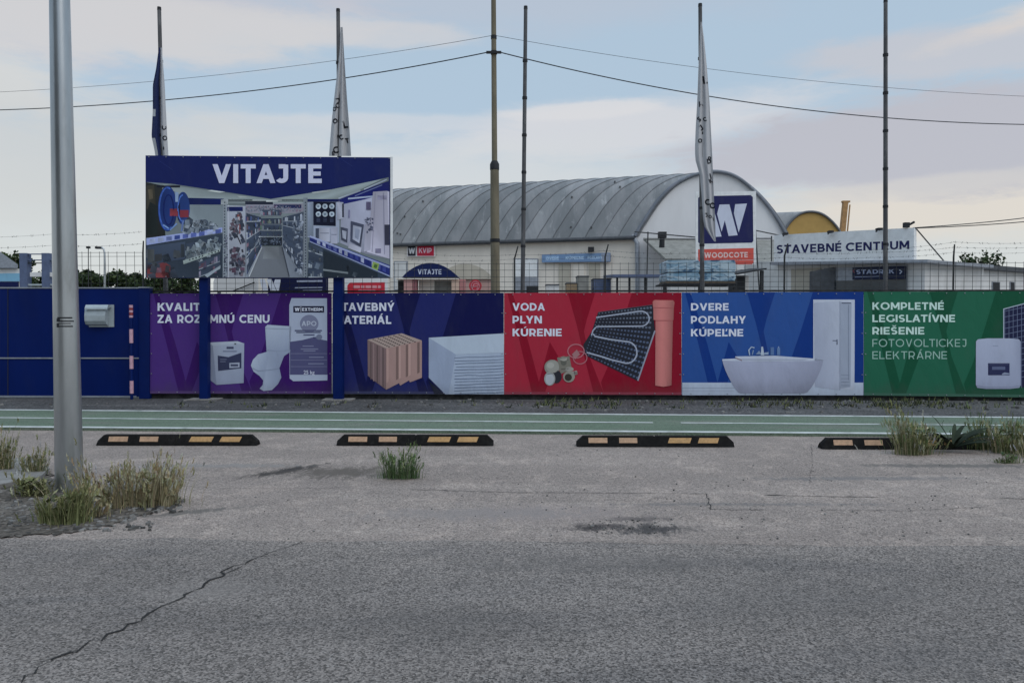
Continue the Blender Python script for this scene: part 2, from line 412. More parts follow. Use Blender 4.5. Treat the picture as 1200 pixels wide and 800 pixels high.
M['path'] = asphalt('green_path_coating', (0.118, 0.165, 0.113, 1), (0.145, 0.188, 0.135, 1), (0.20, 0.24, 0.19, 1), patch=(0.190, 0.195, 0.165, 1), speck=0.25, sc=70)
M['line'] = plain('road_marking_paint', (0.54, 0.55, 0.53, 1), 0.8, 0, .15, 6, dirt=((.20, .24, .20, 1), .8))
M['crack'] = plain('crack_filling', (0.022, 0.021, 0.021, 1), 0.95, 0, .3, 10)

# ------------------------------------------------------------------ stroke lettering
def glyph(ch, t):
    P = []
    def rect(x0, y0, x1, y1): P.append([(x0, y0), (x1, y0), (x1, y1), (x0, y1)])
    def dg(x0, y0, x1, y1, w=None):          # centre line, horizontal cut ends
        dx, dy = x1 - x0, y1 - y0
        h = (w or t) * math.hypot(dx, dy) / abs(dy) / 2
        P.append([(x0 - h, y0), (x0 + h, y0), (x1 + h, y1), (x1 - h, y1)])
    def strip(pts):
        n = len(pts); L = []; Rr = []
        for i, (x, y) in enumerate(pts):
            a = pts[max(0, i - 1)]; b = pts[min(n - 1, i + 1)]
            dx, dy = b[0] - a[0], b[1] - a[1]; q = math.hypot(dx, dy) or 1
            nx, ny = -dy / q * t / 2, dx / q * t / 2
            L.append((x + nx, y + ny)); Rr.append((x - nx, y - ny))
        for i in range(n - 1): P.append([L[i], L[i + 1], Rr[i + 1], Rr[i]])
    def arc(cx, cy, rx, ry, a0, a1, n=14):
        return [(cx + rx * math.cos(R(a0 + (a1 - a0) * i / n)), cy + ry * math.sin(R(a0 + (a1 - a0) * i / n))) for i in range(n + 1)]
    h = t / 2
    base = {'Á': 'A', 'É': 'E', 'Í': 'I', 'Ú': 'U', 'Ý': 'Y', 'Š': 'S', 'Ľ': 'L', 'Č': 'C', 'Ň': 'N'}.get(ch, ch)
    w = 0.7
    if base == ' ': return [], 0.32
    if base == 'I': rect(0, 0, t, 1); w = t
    elif base == 'L': rect(0, 0, t, 1); rect(t, 0, .58, t); w = .58
    elif base == 'T': w = .70; rect(0, 1 - t, w, 1); rect(w / 2 - h, 0, w / 2 + h, 1 - t)
    elif base == 'E': w = .63; rect(0, 0, t, 1); rect(t, 0, w, t); rect(t, .5 - h * .95, w * .92, .5 + h * .95); rect(t, 1 - t, w - .01, 1)
    elif base == 'F': w = .6; rect(0, 0, t, 1); rect(t, .44 - h, w * .92, .44 + h); rect(t, 1 - t, w, 1)
    elif base == 'H': w = .78; rect(0, 0, t, 1); rect(w - t, 0, w, 1); rect(t, .5 - h, w - t, .5 + h)
    elif base in 'PRB':
        w = .70
        lo = .34 if base != 'B' else .47
        rect(0, 0, t, 1)
        ry = (1 - h - (lo + (0 if base == 'B' else 0)) ) / 2; cy = (1 - h + lo) / 2
        sx = .36
        strip([(t * .5, 1 - h)] + arc(sx, cy, w - h - sx - (.03 if base == 'B' else 0), ry, 90, -90) + [(t * .5, lo)])
        if base == 'B':
            w = .74; ry2 = (lo + .04 - h) / 2
            strip([(t * .5, lo + .04)] + arc(.38, h + ry2, w - h - .38, ry2, 90, -90) + [(t * .5, h)])
        if base == 'R': dg(w - .13, 0, .42, lo)
    elif base == 'D': w = .82; rect(0, 0, t, 1); strip([(t * .5, 1 - h)] + arc(.34, .5, w - h - .34, .5 - h, 90, -90, 18) + [(t * .5, h)])
    elif base == 'O': w = .98; strip(arc(w / 2, .5, w / 2 - h, .5 - h + .01, 0, 360, 32))
    elif base == 'C': w = .82; strip(arc(.49, .5, .49 - h, .5 - h + .01, 45, 315, 26))
    elif base == 'G': w = .86; strip(arc(.49, .5, .49 - h, .5 - h + .01, 45, 335, 26)); rect(w - t, .12, w, .5)
    elif base == 'S':
        w = .66
        strip(arc(w / 2 + .01, .75 - h * .5, w / 2 - h, .25 - h * .5 + .005, 35, 250, 16) + arc(w / 2 - .01, .25 + h * .5, w / 2 - h, .25 - h * .5 + .005, 70, -145, 16))
    elif base == 'U': w = .78; strip([(h, 1), (h, .4)] + arc(w / 2, .4, w / 2 - h, .4 - h, 180, 360, 16) + [(w - h, 1)])
    elif base == 'J': w = .56; strip([(.12, 1 - h), (w - h - .001, 1 - h)]); strip([(w - h, 1 - h * 0.2), (w - h, .34)] + arc(w - h - .19, .30, .19, .30 - h, 0, -150, 12))
    elif base == 'V': w = .84; dg(.11, 1, w / 2, 0); dg(w - .11, 1, w / 2, 0)
    elif base == 'A': w = .86; dg(.11, 0, w / 2, 1); dg(w - .11, 0, w / 2, 1); rect(.25, .22, w - .25, .22 + t * .9)
    elif base == 'W': w = 1.26; dg(.11, 1, .36, 0); dg(.62, 1, .36, 0); dg(.64, 1, .90, 0); dg(w - .11, 1, .90, 0)
    elif base == 'M': w = .94; rect(0, 0, t, 1); rect(w - t, 0, w, 1); dg(t * .55, 1, w / 2, .22); dg(w - t * .55, 1, w / 2, .22)
    elif base == 'N': w = .80; rect(0, 0, t, 1); rect(w - t, 0, w, 1); dg(t * .62, 1, w - t * .62, 0)
    elif base == 'K': w = .76; rect(0, 0, t, 1); dg(w - .13, 1, .18, .40); dg(w - .10, 0, .32, .60)
    elif base == 'Y': w = .80; dg(.11, 1, w / 2, .36); dg(w - .11, 1, w / 2, .36); rect(w / 2 - h, 0, w / 2 + h, .42)
    elif base == 'X': w = .78; dg(.11, 1, w - .11, 0); dg(.11, 0, w - .11, 1)
    elif base == 'Z': w = .68; rect(0, 0, w, t); rect(0, 1 - t, w, 1); dg(.13, t * .8, w - .13, 1 - t * .8)
    if ch in 'ÁÉÍÚÝ':
        P.append([(w / 2 - .08, 1.07), (w / 2 + .06, 1.07), (w / 2 + .24, 1.26), (w / 2 + .06, 1.26)])
    if ch in 'ŠČŇ':
        P.append([(w / 2 - .24, 1.25), (w / 2 - .09, 1.25), (w / 2 + .07, 1.08), (w / 2 - .07, 1.08)])
        P.append([(w / 2 + .24, 1.25), (w / 2 + .09, 1.25), (w / 2 - .065, 1.08), (w / 2 + .065, 1.08)])
    if ch == 'Ľ':
        P.append([(.36, .68), (.47, .68), (.56, 1.02), (.40, 1.02)])
    return P, w
def lay(text, t, gap=0.115):
    """list of polygons (unit cap height) and total width"""
    x = 0; out = []
    for i, ch in enumerate(text):
        ps, w = glyph(ch, t)
        out += [[(x + a, b) for a, b in p] for p in ps]
        x += w + gap
        if text[i:i + 2] in ('AV', 'VA', 'AT', 'TA', 'LY', 'LA', 'VN', 'AJ', 'LT', 'KV', 'LÝ'): x -= 0.07
    return out, x - gap

GR = random.Random(77)
class Sheet:
    """printed sheet: polygons given in picture pixels of a zoom (ox,oy,scale), laid on a real plane in thin layers"""
    def __init__(s, pl, off, ox=0, oy=0, sc=1.0, k=None):
        s.pl, s.off, s.ox, s.oy, s.sc = pl, off, ox, oy, sc
        s.mb = MB(); s.i = 0; s.layer = 0; s.grad = 0; s.box = None; s.k = KP if k is None else k
    def L(s, n): s.layer = n; s.i = 0; return s
    def poly(s, pts, col):
        s.i = (s.i + 1) % 6
        o = s.off + s.layer * 0.0014 + s.i * 0.00018
        if s.box: pts = [(min(max(x, s.box[0]), s.box[2]), min(max(y, s.box[1]), s.box[3])) for x, y in pts]
        if isinstance(col[0], (tuple, list)): cc = [lin(*c, s.k) for c in col]
        elif s.grad:
            cc = []
            for _ in pts:
                f = 1 + GR.uniform(-s.grad, s.grad); cc.append(lin(*[min(250, c * f) for c in col], s.k))
        else: cc = lin(*col, s.k)
        s.mb.poly([s.pl.p(s.ox + x / s.sc, s.oy + y / s.sc, o) for x, y in pts], cc)
    def rect(s, x0, y0, x1, y1, col): s.poly([(x0, y0), (x1, y0), (x1, y1), (x0, y1)], col)
    def ell(s, cx, cy, rx, ry, col, n=24): s.poly([(cx + rx * math.cos(2 * math.pi * i / n), cy + ry * math.sin(2 * math.pi * i / n)) for i in range(n)], col)
    def line(s, pts, w, col):
        n = len(pts)
        A = []; B = []
        for i in range(n):
            a = pts[max(0, i - 1)]; b = pts[min(n - 1, i + 1)]
            dx, dy = b[0] - a[0], b[1] - a[1]; q = math.hypot(dx, dy) or 1
            A.append((pts[i][0] - dy / q * w / 2, pts[i][1] + dx / q * w / 2)); B.append((pts[i][0] + dy / q * w / 2, pts[i][1] - dx / q * w / 2))
        for i in range(n - 1): s.poly([A[i], A[i + 1], B[i + 1], B[i]], col)
    def text(s, txt, x0, ybase, cap, col, t=0.2, x1=None, slope=0.0, gap=0.115):
        ps, w = lay(txt, t, gap)
        sx = (x1 - x0) / w if x1 else cap
        for p in ps:
            s.poly([(x0 + a * sx, ybase - b * cap + a * sx * slope) for a, b in p], col)
    def clutter(s, quad, n, cols, smin, smax, rnd, lean=0.3):
        (ax, ay), (bx, by), (cx, cy), (dx, dy) = quad
        smin, smax, n = smin * .6, smax * .62, int(n * 2.3)
        for _ in range(n):
            u, v = rnd.random(), rnd.random()
            x = (ax * (1 - u) + bx * u) * (1 - v) + (dx * (1 - u) + cx * u) * v
            y = (ay * (1 - u) + by * u) * (1 - v) + (dy * (1 - u) + cy * u) * v
            w = rnd.uniform(smin, smax); h = rnd.uniform(smin, smax) * 1.2
            q = rnd.uniform(-lean, lean)
            c = rnd.choice(cols); f = rnd.uniform(.85, 1.1)
            c = tuple(k_ * .58 + m_ * .42 for k_, m_ in zip(c, (100, 112, 134)))
            s.poly([(x - w / 2, y - h / 2 + q * w), (x + w / 2, y - h / 2), (x + w / 2 + q * h, y + h / 2), (x - w / 2 + q * h, y + h / 2 + q * w)], tuple(min(250, k * f) for k in c))
    def shelves(s, quad, rows, items, cols, rnd, edge=(168, 174, 184), fill=.8):
        (ax, ay), (bx, by), (cx, cy), (dx, dy) = quad      # top near, top far, bottom far, bottom near
        at = lambda u, v: ((ax * (1 - u) + bx * u) * (1 - v) + (dx * (1 - u) + cx * u) * v, (ay * (1 - u) + by * u) * (1 - v) + (dy * (1 - u) + cy * u) * v)
        for k in range(rows):
            v0, v1 = k / rows, (k + 1) / rows
            s.poly([at(0, v0), at(1, v0), at(1, v1), at(0, v1)], (66, 76, 94))
            u = 0
            while u < 1:
                w = rnd.uniform(.5, 1.3) / items * (1 - .55 * u)
                c = rnd.choice(cols); f = rnd.uniform(.75, 1.1); c = tuple(k_ * f * .75 + m_ * .25 for k_, m_ in zip(c, (112, 124, 146)))
                h = rnd.uniform(.35, 1) * fill; b = v1 - .12 / rows
                s.poly([at(u, b - h / rows), at(min(1, u + w), b - h / rows * rnd.uniform(.9, 1)), at(min(1, u + w), b), at(u, b)], c)
                u += w * 1.08
            s.poly([at(0, v1 - .12 / rows), at(1, v1 - .12 / rows), at(1, v1), at(0, v1)], edge)
    def build(s, name, parent, mat='print'): return s.mb.build(name, M[mat], parent)

# ------------------------------------------------------------------ ground
def sheet_mesh(name, pts, mat, label=None, kind='structure'):
    mb = MB(); mb.poly(pts)
    o = mb.build(name, mat)
    return tag(o, label, None, None, kind)
def wobble_edge(p0, p1, n, amp, rnd):
    out = []
    for i in range(n + 1):
        p = p0.lerp(p1, i / n)
        out.append(p + Vector((0, rnd.uniform(-amp, amp) + amp * 1.5 * math.sin(i * 0.35 + 1.3 * math.sin(i * .13)), 0)))
    return out
sheet_mesh('ground', [(-700, -60, -0.012), (700, -60, -0.012), (700, 1200, -0.012), (-700, 1200, -0.012)], M['yard'])
def lineY(pa, pb, x):          # straight ground line through two photo points, at world x
    return pa.y + (pb.y - pa.y) * (x - pa.x) / (pb.x - pa.x)
pu0, pu1 = ground(0, 481.3), ground(1100, 489.6)
pl0, pl1 = ground(0, 503.4), ground(900, 510.4)
XL, XR = -40.0, 40.0
up = lambda x: lineY(pu0, pu1, x)
lo_ = lambda x: lineY(pl0, pl1, x)
# gravel verge between fence and path
sheet_mesh('verge', [(XL, up(XL) - .02, -0.004), (XR, up(XR) - .02, -0.004), (XR, 14.9 - .028 * XR, -0.004), (XL, 14.9 - .028 * XL, -0.004)], M['verge'])
# parking asphalt, from the path to well behind the viewer
sheet_mesh('parking_area', [(XL, -14, -0.004), (XR, -14, -0.004), (XR, lo_(XR) + .05, -0.004), (XL, lo_(XL) + .05, -0.004)], M['lot'])
# road with a worn edge
rnd = random.Random(3)
e0, e1 = ground(-300, 628), ground(1500, 642)
e0 = e0 + (e0 - e1) * 6 ; e1b = ground(1500, 642); e1 = e1b + (e1b - ground(-300, 628)) * 6
edge = wobble_edge(e0, e1, 900, 0.02, rnd)
road = sheet_mesh('road', [Vector((e0.x, -12, 0.0))] + [Vector((e1.x, -12, 0.0))] + [Vector((p.x, p.y, 0.0)) for p in edge[::-1]], M['road'])
# cycle path: a low slab with painted lines
mb = MB()
TH = 0.028
fr = [Vector((XL, lo_(XL), 0)), Vector((XR, lo_(XR), 0)), Vector((XR, up(XR), 0)), Vector((XL, up(XL), 0))]
mb.slab([p + Vector((0, 0, -0.02)) for p in fr], [p + Vector((0, 0, TH)) for p in fr])
path = mb.build('cycle_path', M['path'], recalc=True)
tag(path, None, None, None, 'structure')
def stripe(ya, yb, x0, x1, name):
    mb = MB(); n = max(1, int((x1 - x0) / .5))
    for i in range(n):
        a = x0 + (x1 - x0) * i / n; b = x0 + (x1 - x0) * (i + 1) / n
        mb.poly([(a, ya(a), TH + .004), (b, ya(b), TH + .004), (b, yb(b), TH + .004), (a, yb(a), TH + .004)])
    return mb.build(name, M['line'], path)
stripe(lambda x: lo_(x) + .02, lambda x: lo_(x) + .155, XL, XR, 'edge_line')
stripe(lambda x: up(x) - .17, lambda x: up(x) - .04, XL, XR, 'edge_line')
midf = lambda x: up(x) * .485 + lo_(x) * .515
wx = lambda px: ground(px, 496).x
for a, b in ((-700, 763), (795, 1018), (1063, 1290), (1330, 1560)):
    stripe(lambda x: midf(x) - .045, lambda x: midf(x) + .045, wx(a), wx(b), 'centre_line')
# cracks and seams
def crack(pts, w, parent, z, seed=0, name='crack', jitter=.010):
    rnd = random.Random(seed)
    P = [ground(x, y, z) for x, y in pts]
    Q = [P[0]]
    for a, b in zip(P, P[1:]):
        n = max(2, int((b - a).length / .045))
        for i in range(1, n + 1):
            q = a.lerp(b, i / n)
            Q.append(q + Vector((rnd.uniform(-jitter, jitter), rnd.uniform(-jitter, jitter), 0)) * (0 if i == n else 1))
    mb = MB()
    L = []; Rr = []
    for i, q in enumerate(Q):
        t = (Q[min(i + 1, len(Q) - 1)] - Q[max(i - 1, 0)]).normalized()
        n = Vector((-t.y, t.x, 0)); ww = w * rnd.uniform(.25, 1.3) * (0.3 if i in (0, len(Q) - 1) else 1)
        L.append(q + n * ww / 2); Rr.append(q - n * ww / 2)
    for i in range(len(Q) - 1): mb.poly([L[i], L[i + 1], Rr[i + 1], Rr[i]])
    return mb.build(name, M['crack'], parent)
lot = bpy.data.objects['parking_area']
crack([(25, 800), (45, 780), (83, 763), (97, 757), (126, 742), (150, 731), (166, 727), (190, 709), (216, 696), (240, 683), (263, 672), (268, 665), (287, 660), (300, 653)], .013, road, .004, 1, jitter=.03)
crack([(300, 653), (322, 645), (358, 633)], .008, road, .004, 2)
crack([(263, 672), (285, 662)], .008, road, .004, 12)
crack([(480, 573), (520, 574), (600, 576.5), (700, 577), (828, 578)], .010, lot, 0, 3, 'seam', .006)
crack([(828, 578), (833, 596), (900, 597)], .010, lot, 0, 4)
crack([(895, 579.5), (960, 581), (1032, 582)], .014, lot, 0, 5, 'seam', .006)
crack([(1170, 583), (1230, 585)], .014, lot, 0, 6, 'seam', .006)
crack([(951, 520), (952, 540), (949, 566)], .0035, lot, 0, 7)
crack([(640, 637), (710, 634), (760, 636), (830, 637), (960, 639)], .006, lot, 0.008, 8)
crack([(960, 597), (1060, 598), (1160, 593)], .006, lot, 0, 9)
crack([(940, 556), (1010, 557), (1130, 553)], .006, lot, 0, 10)
crack([(180, 566), (260, 572), (420, 571)], .006, lot, 0, 13)

# soil patch round the lamp post
rnd = random.Random(5)
out = [(-60, 600), (-20, 578), (30, 556), (60, 556), (100, 574), (160, 578), (214, 583), (200, 592), (165, 603), (120, 618), (60, 625), (0, 629), (-60, 632)]
pp = []
for (a, b) in zip(out, out[1:] + out[:1]):
    for k in range(14):
        t = k / 14; pp.append((a[0] + (b[0] - a[0]) * t + rnd.gauss(0, 3.5), a[1] + (b[1] - a[1]) * t + rnd.gauss(0, 1.3)))
sheet_mesh('soil_patch', [ground(x, y, 0.003) for x, y in pp], M['soil'])
# pale broken concrete beside the post
mb = MB()
ps = [ground(x, y, 0.0) for x, y in [(-60, 556), (-10, 541), (40, 540), (58, 552), (48, 562), (10, 570), (-40, 580)]]
mb.slab(ps, [p + Vector((0, 0, .035)) for p in ps])
tag(mb.build('concrete_slab', M['conc'], recalc=True), 'pale broken concrete slab lying in the soil left of the lamp post', 'slab')
def stones(name, regions, n, smin, smax, mat, label, seed):
    rnd = random.Random(seed); mb = MB()
    for _ in range(n):
        x0, y0, x1, y1 = rnd.choice(regions)
        p = ground(rnd.uniform(x0, x1), rnd.uniform(y0, y1))
        r = rnd.uniform(smin, smax) * rnd.choice((.6, 1, 1))
        m = Matrix.Rotation(rnd.uniform(0, 6.28), 3, 'Z')
        top = [m @ Vector((math.cos(a) * r * rnd.uniform(.6, 1.1), math.sin(a) * r * rnd.uniform(.45, .9), r * rnd.uniform(.35, .7))) * 1.0 for a in (0.3, 1.4, 2.6, 3.7, 5.1)]
        bot = [m @ Vector((v.x * 1.25, v.y * 1.25, -.01)) for v in top]
        bot = [Vector((v.x * 1.3, v.y * 1.3, -.01)) for v in top]
        c = rnd.uniform(.06, .26)
        mb.slab([p + v for v in bot], [p + v for v in top], (c, c * .96, c * .92, 1))
    o = mb.build(name, mat, recalc=True)
    return tag(o, label, None, None, 'stuff')
stones('gravel', [(-10, 585, 60, 618), (10, 600, 180, 622), (150, 585, 215, 600)], 300, .008, .03, M['vcol'], 'loose grey stones on the soil round the lamp post', 11)
stones('debris', [(-20, 469, 1220, 480), (300, 468, 1220, 476), (700, 470, 1200, 484)], 420, .008, .04, M['vcol'], 'pale grit and litter scattered on the verge below the banners', 12)
stones('grit', [(230, 580, 1200, 632), (600, 525, 1200, 600), (690, 608, 790, 625)], 300, .003, .010, M['vcol'], 'small loose grit on the parking asphalt', 13)

# ------------------------------------------------------------------ weeds
G_DRY = [(0.42, 0.35, 0.22), (0.50, 0.43, 0.29), (0.30, 0.27, 0.15), (0.28, 0.21, 0.13), (0.21, 0.22, 0.11), (0.30, 0.28, 0.18)]
G_OLIVE = [(0.20, 0.215, 0.10), (0.15, 0.17, 0.075), (0.27, 0.26, 0.14), (0.12, 0.14, 0.06)]
G_GREEN = [(0.09, 0.15, 0.06), (0.12, 0.18, 0.075), (0.07, 0.12, 0.05), (0.16, 0.20, 0.10)]
G_DARK = [(0.022, 0.032, 0.02), (0.03, 0.042, 0.024), (0.018, 0.026, 0.016)]
def tuft(px, py, rx, ry, n, h, cols, label, cat='weed', group=None, seeds=0.3, bend=.35, width=.0045, seed=1, broad=0):
    rnd = random.Random(seed)
    c = ground(px, py); mb = MB()
    for i in range(n):
        a = rnd.uniform(0, 6.28); q = math.sqrt(rnd.random())
        if i % 3 == 0: q = abs(rnd.gauss(0, .75))
        b = c + Vector((math.cos(a) * rx * q, math.sin(a) * ry * q, 0))
        lump = .62 + .38 * math.sin(b.x * 17 + seed) * math.sin(b.x * 7.3 + b.y * 9 + seed * 2)
        hh = h * rnd.uniform(.3, 1.0) ** .8 * lump * (1 - .3 * min(q, 1.2)) * (1.35 if rnd.random() < .06 else 1)
        lean = Vector((math.cos(a) * q * .5 + rnd.uniform(-1, 1) * bend, math.sin(a) * q * .4 + rnd.uniform(-1, 1) * bend, 0)) * hh * .55
        col = tuple(rnd.choice(cols)); f = rnd.uniform(.6, 1.3); col = (col[0] * f, col[1] * f, col[2] * f, 1)
        w = width * rnd.uniform(.6, 1.4)
        th = rnd.uniform(0, 3.14); sd = Vector((math.cos(th), math.sin(th) * .6, 0)).normalized()
        prev = None
        for k in range(5):
            t = k / 4
            p = b + Vector((0, 0, hh * (t - .18 * t * t * (lean.length / max(hh, .01))))) + lean * t * t
            ww = w * (1 - t * .85)
            cur = (p - sd * ww / 2, p + sd * ww / 2)
            if prev: mb.add([prev[0], prev[1], cur[1], cur[0]], [[0, 1, 2, 3]], col)
            prev = cur
        tip = p
        if rnd.random() < seeds:        # seed head
            sc = (min(.4, col[0] * 1.35), min(.4, col[1] * 1.25), col[2] * 1.2, 1)
            L = rnd.uniform(.035, .075); d = (lean * .8 + Vector((0, 0, hh))).normalized()
            for k in range(6):
                p0 = tip + d * (L * (k / 6 - .5)); s2 = Vector((rnd.uniform(-1, 1), rnd.uniform(-1, 1), rnd.uniform(.2, 1))).normalized() * .016
                mb.add([p0 - sd * .005, p0 + sd * .005, p0 + s2 + d * .012], [[0, 1, 2]], sc)
    for i in range(broad):              # low leaves at the foot
        a = rnd.uniform(0, 6.28); q = math.sqrt(rnd.random())
        b = c + Vector((math.cos(a) * rx * q, math.sin(a) * ry * q, rnd.uniform(0, h * .45)))
        d = Vector((rnd.uniform(-1, 1), rnd.uniform(-1, 1), rnd.uniform(.1, .9))).normalized(); s2 = d.cross(Vector((0, 0, 1))).normalized()
        L = rnd.uniform(.03, .07); col = tuple(rnd.choice(cols)); f = rnd.uniform(.6, 1.2)
        mb.add([b, b + d * L * .5 + s2 * L * .28, b + d * L, b + d * L * .5 - s2 * L * .28], [[0, 1, 2, 3]], (col[0] * f, col[1] * f, col[2] * f, 1))
    o = mb.build('grass_tuft', M['leaf'], origin=c)
    return tag(o, label, cat, group)
tuft(152, 592, .37, .13, 1100, .56, G_DRY, 'broad clump of dry straw coloured weeds right of the lamp post', seeds=.6, seed=1, broad=160, group='weeds round the lamp post')
tuft(188, 586, .14, .08, 320, .58, G_DRY[:3], 'tall dry seeding weeds at the outer end of the straw coloured clump', seeds=.8, seed=2, broad=40, group='weeds round the lamp post')
tuft(74, 612, .16, .09, 520, .42, G_OLIVE, 'dense olive green weed clump in front of the lamp post foot', seeds=.2, seed=3, width=.010, broad=160, group='weeds round the lamp post')
tuft(38, 580, .13, .09, 240, .26, G_OLIVE + [(0.2, .2, .11)], 'low pale leafy weed left of the lamp post foot', seeds=.2, seed=4, bend=.8, broad=200, group='weeds round the lamp post')
tuft(104, 604, .14, .08, 300, .34, G_DRY, 'short brown weed clump between lamp post and straw coloured clump', seeds=.4, seed=5, broad=60, group='weeds round the lamp post')
tuft(40, 556, .11, .05, 220, .40, G_OLIVE + G_DRY[:2], 'small upright weed clump on the pale slab behind the lamp post', seeds=.5, seed=6, broad=40, group='weeds round the lamp post')
tuft(2, 553, .11, .06, 280, .50, G_OLIVE + G_DRY[:2], 'weed clump cut off by the frame left of the lamp post', seeds=.5, seed=7, broad=80, group='weeds round the lamp post')
tuft(470, 560, .17, .06, 420, .40, G_GREEN, 'fresh green grass tuft growing alone from the parking asphalt', 'grass tuft', seeds=.25, seed=8, broad=40)
tuft(1070, 532, .20, .08, 620, .62, G_OLIVE + G_DRY[:2] + G_GREEN[:1], 'tall grass clump in front of the fourth wheel stop', seeds=.7, seed=9, broad=60, group='weeds by the fourth wheel stop')
tuft(1150, 526, .17, .08, 360, .50, G_OLIVE + G_GREEN, 'green grass clump beside the dark strappy plant', seeds=.4, seed=10, broad=60, group='weeds by the fourth wheel stop')
tuft(1186, 530, .22, .10, 680, .68, G_OLIVE + G_DRY[:2] + G_GREEN[:1], 'tallest seeding grass clump at the outer end of the wheel stop weeds', seeds=.7, seed=11, broad=80, group='weeds by the fourth wheel stop')
tuft(1180, 542, .13, .05, 240, .22, G_GREEN + G_OLIVE, 'low green grass tuft in front of the seeding grass', seeds=.0, seed=12, bend=.8, broad=40, group='weeds by the fourth wheel stop')
tuft(1222, 536, .22, .10, 420, .58, G_OLIVE + G_DRY[:2], 'grass clump cut off by the frame beside the seeding grass', seeds=.6, seed=13, broad=60, group='weeds by the fourth wheel stop')
# dark strappy plant
rnd = random.Random(21)
c = ground(1117, 530); mb = MB()
for i in range(38):
    a = rnd.uniform(0, 6.28); L = rnd.uniform(.28, .52); up_ = rnd.uniform(.35, 1.1)
    if i == 0: a, L, up_ = 2.2, .5, 1.7
    if i == 1: a, L, up_ = 2.5, .45, .8
    d = Vector((math.cos(a), math.sin(a) * .5, 0)); sd = Vector((-math.sin(a), math.cos(a), 0.3)).normalized()
    prev = None; col = rnd.choice(G_DARK) + (1,)
    for k in range(7):
        t = k / 6
        p = c + d * L * t + Vector((0, 0, .05 + L * up_ * (t - .55 * t * t)))
        ww = .042 * math.sin(math.pi * min(1, .15 + t * .85)) + .004
        cur = (p - sd * ww / 2, p + sd * ww / 2)
        if prev: mb.add([prev[0], prev[1], cur[1], cur[0]], [[0, 1, 2, 3]], col)
        prev = cur
tag(mb.build('broadleaf_plant', M['leaf'], origin=c), 'dark green plant with long strap leaves behind the fourth wheel stop', 'plant')
# scrappy growth on the verge
rnd = random.Random(31); mb = MB()
for _ in range(300):
    x = rnd.choice((rnd.uniform(200, 1200), rnd.gauss(910, 50), rnd.gauss(670, 40), rnd.gauss(1060, 60), rnd.gauss(1050, 30)))
    p = ground(x, rnd.uniform(468, 479)); 
    for k in range(rnd.randint(3, 9)):
        b = p + Vector((rnd.uniform(-.06, .06), rnd.uniform(-.03, .03), 0)); hh = rnd.uniform(.02, .10)
        t = b + Vector((rnd.uniform(-.05, .05), 0, hh)); w = rnd.uniform(.004, .012)
        col = rnd.choice(G_DARK + G_OLIVE[:2] + [(0.06, .05, .04)])
        mb.add([b - Vector((w, 0, 0)), b + Vector((w, 0, 0)), t], [[0, 1, 2]], tuple(col) + (1,))
tag(mb.build('undergrowth', M['leaf']), 'scrappy low weeds along the foot of the banner fence', None, None, 'stuff')

# ------------------------------------------------------------------ wheel stops
def wheel_stop(px0, px1, pyb, label, first=None, pink=False):
    a, b = ground(px0, pyb), ground(px1, pyb + .4)
    L = (b - a).length; ctr = (a + b) / 2
    rz = math.atan2(b.y - a.y, b.x - a.x)
    if first is not None:
        o = first.copy(); COL.objects.link(o)
        for ch in first.children:
            q = ch.copy(); COL.objects.link(q); q.parent = o
            if ch.name.startswith('reflector'): q.rotation_euler.z = random.uniform(-.004, .004)
        tag(o, label); o.location = ctr; o.rotation_euler = (0, 0, rz); o.scale = (L / first['length'], 1, 1)
        return o
    o = thing('wheel_stop', (0, 0, 0), label, 'wheel stop', 'rubber wheel stops along the cycle path')
    o['length'] = L
    H = .115; hl = L / 2
    mb = MB()
    prof = [(-.002, 0), (.045, H), (.115, H), (.16, 0)]           # y, z ; front at y=0
    xs = [(-hl, 0), (-hl + .075, 1), (-.012, 1), (-.006, .93), (.006, .93), (.012, 1), (hl - .075, 1), (hl, 0)]
    V_ = []
    for x, k in xs:
        for (y, z) in prof: V_.append((x, .08 + (y - .08) * (0.9 if k == 0 else 1), max(z * (k if k else .42), 0)))
    fs = []
    for i in range(len(xs) - 1):
        for j in range(3):
            fs.append([i * 4 + j, (i + 1) * 4 + j, (i + 1) * 4 + j + 1, i * 4 + j + 1])
    fs += [[0, 1, 2, 3], [len(xs) * 4 - 1 - k for k in range(4)]]
    mb.add(V_, fs)
    mb.build('body', M['rubber'], o, recalc=True)
    k = 0
    for u0, u1 in ((.075, .195), (.27, .385), (.585, .725), (.775, .90)):
        mb = MB(); x0, x1 = -hl + u0 * L, -hl + u1 * L
        sk = .012 if k >= 2 else 0
        pt = lambda x, t: Vector((x, -.002 + .047 * t - .003, H * t + .001))
        mb.slab([pt(x0 - sk, .36), pt(x1 - sk, .36), pt(x1 + sk, .84), pt(x0 + sk, .84)], [pt(x0 - sk, .36) + Vector((0, .006, 0)), pt(x1 - sk, .36) + Vector((0, .006, 0)), pt(x1 + sk, .84) + Vector((0, .006, 0)), pt(x0 + sk, .84) + Vector((0, .006, 0))])
        mb.build('reflector', M['reflect2'] if k % 4 < 2 else M['reflect'], o, recalc=True); k += 1
    o.location = ctr; o.rotation_euler = (0, 0, rz)
    return o
ws = wheel_stop(112, 300, 521.6, 'black wheel stop with pinkish reflectors between lamp post and single green tuft')
wheel_stop(394, 578, 521.8, 'black wheel stop with amber reflectors behind the single green grass tuft', ws)
wheel_stop(676, 861, 523.2, 'black wheel stop standing clear below the red banner', ws)
wheel_stop(964, 1150, 526, 'black wheel stop half hidden by tall grass below the green banner', ws)

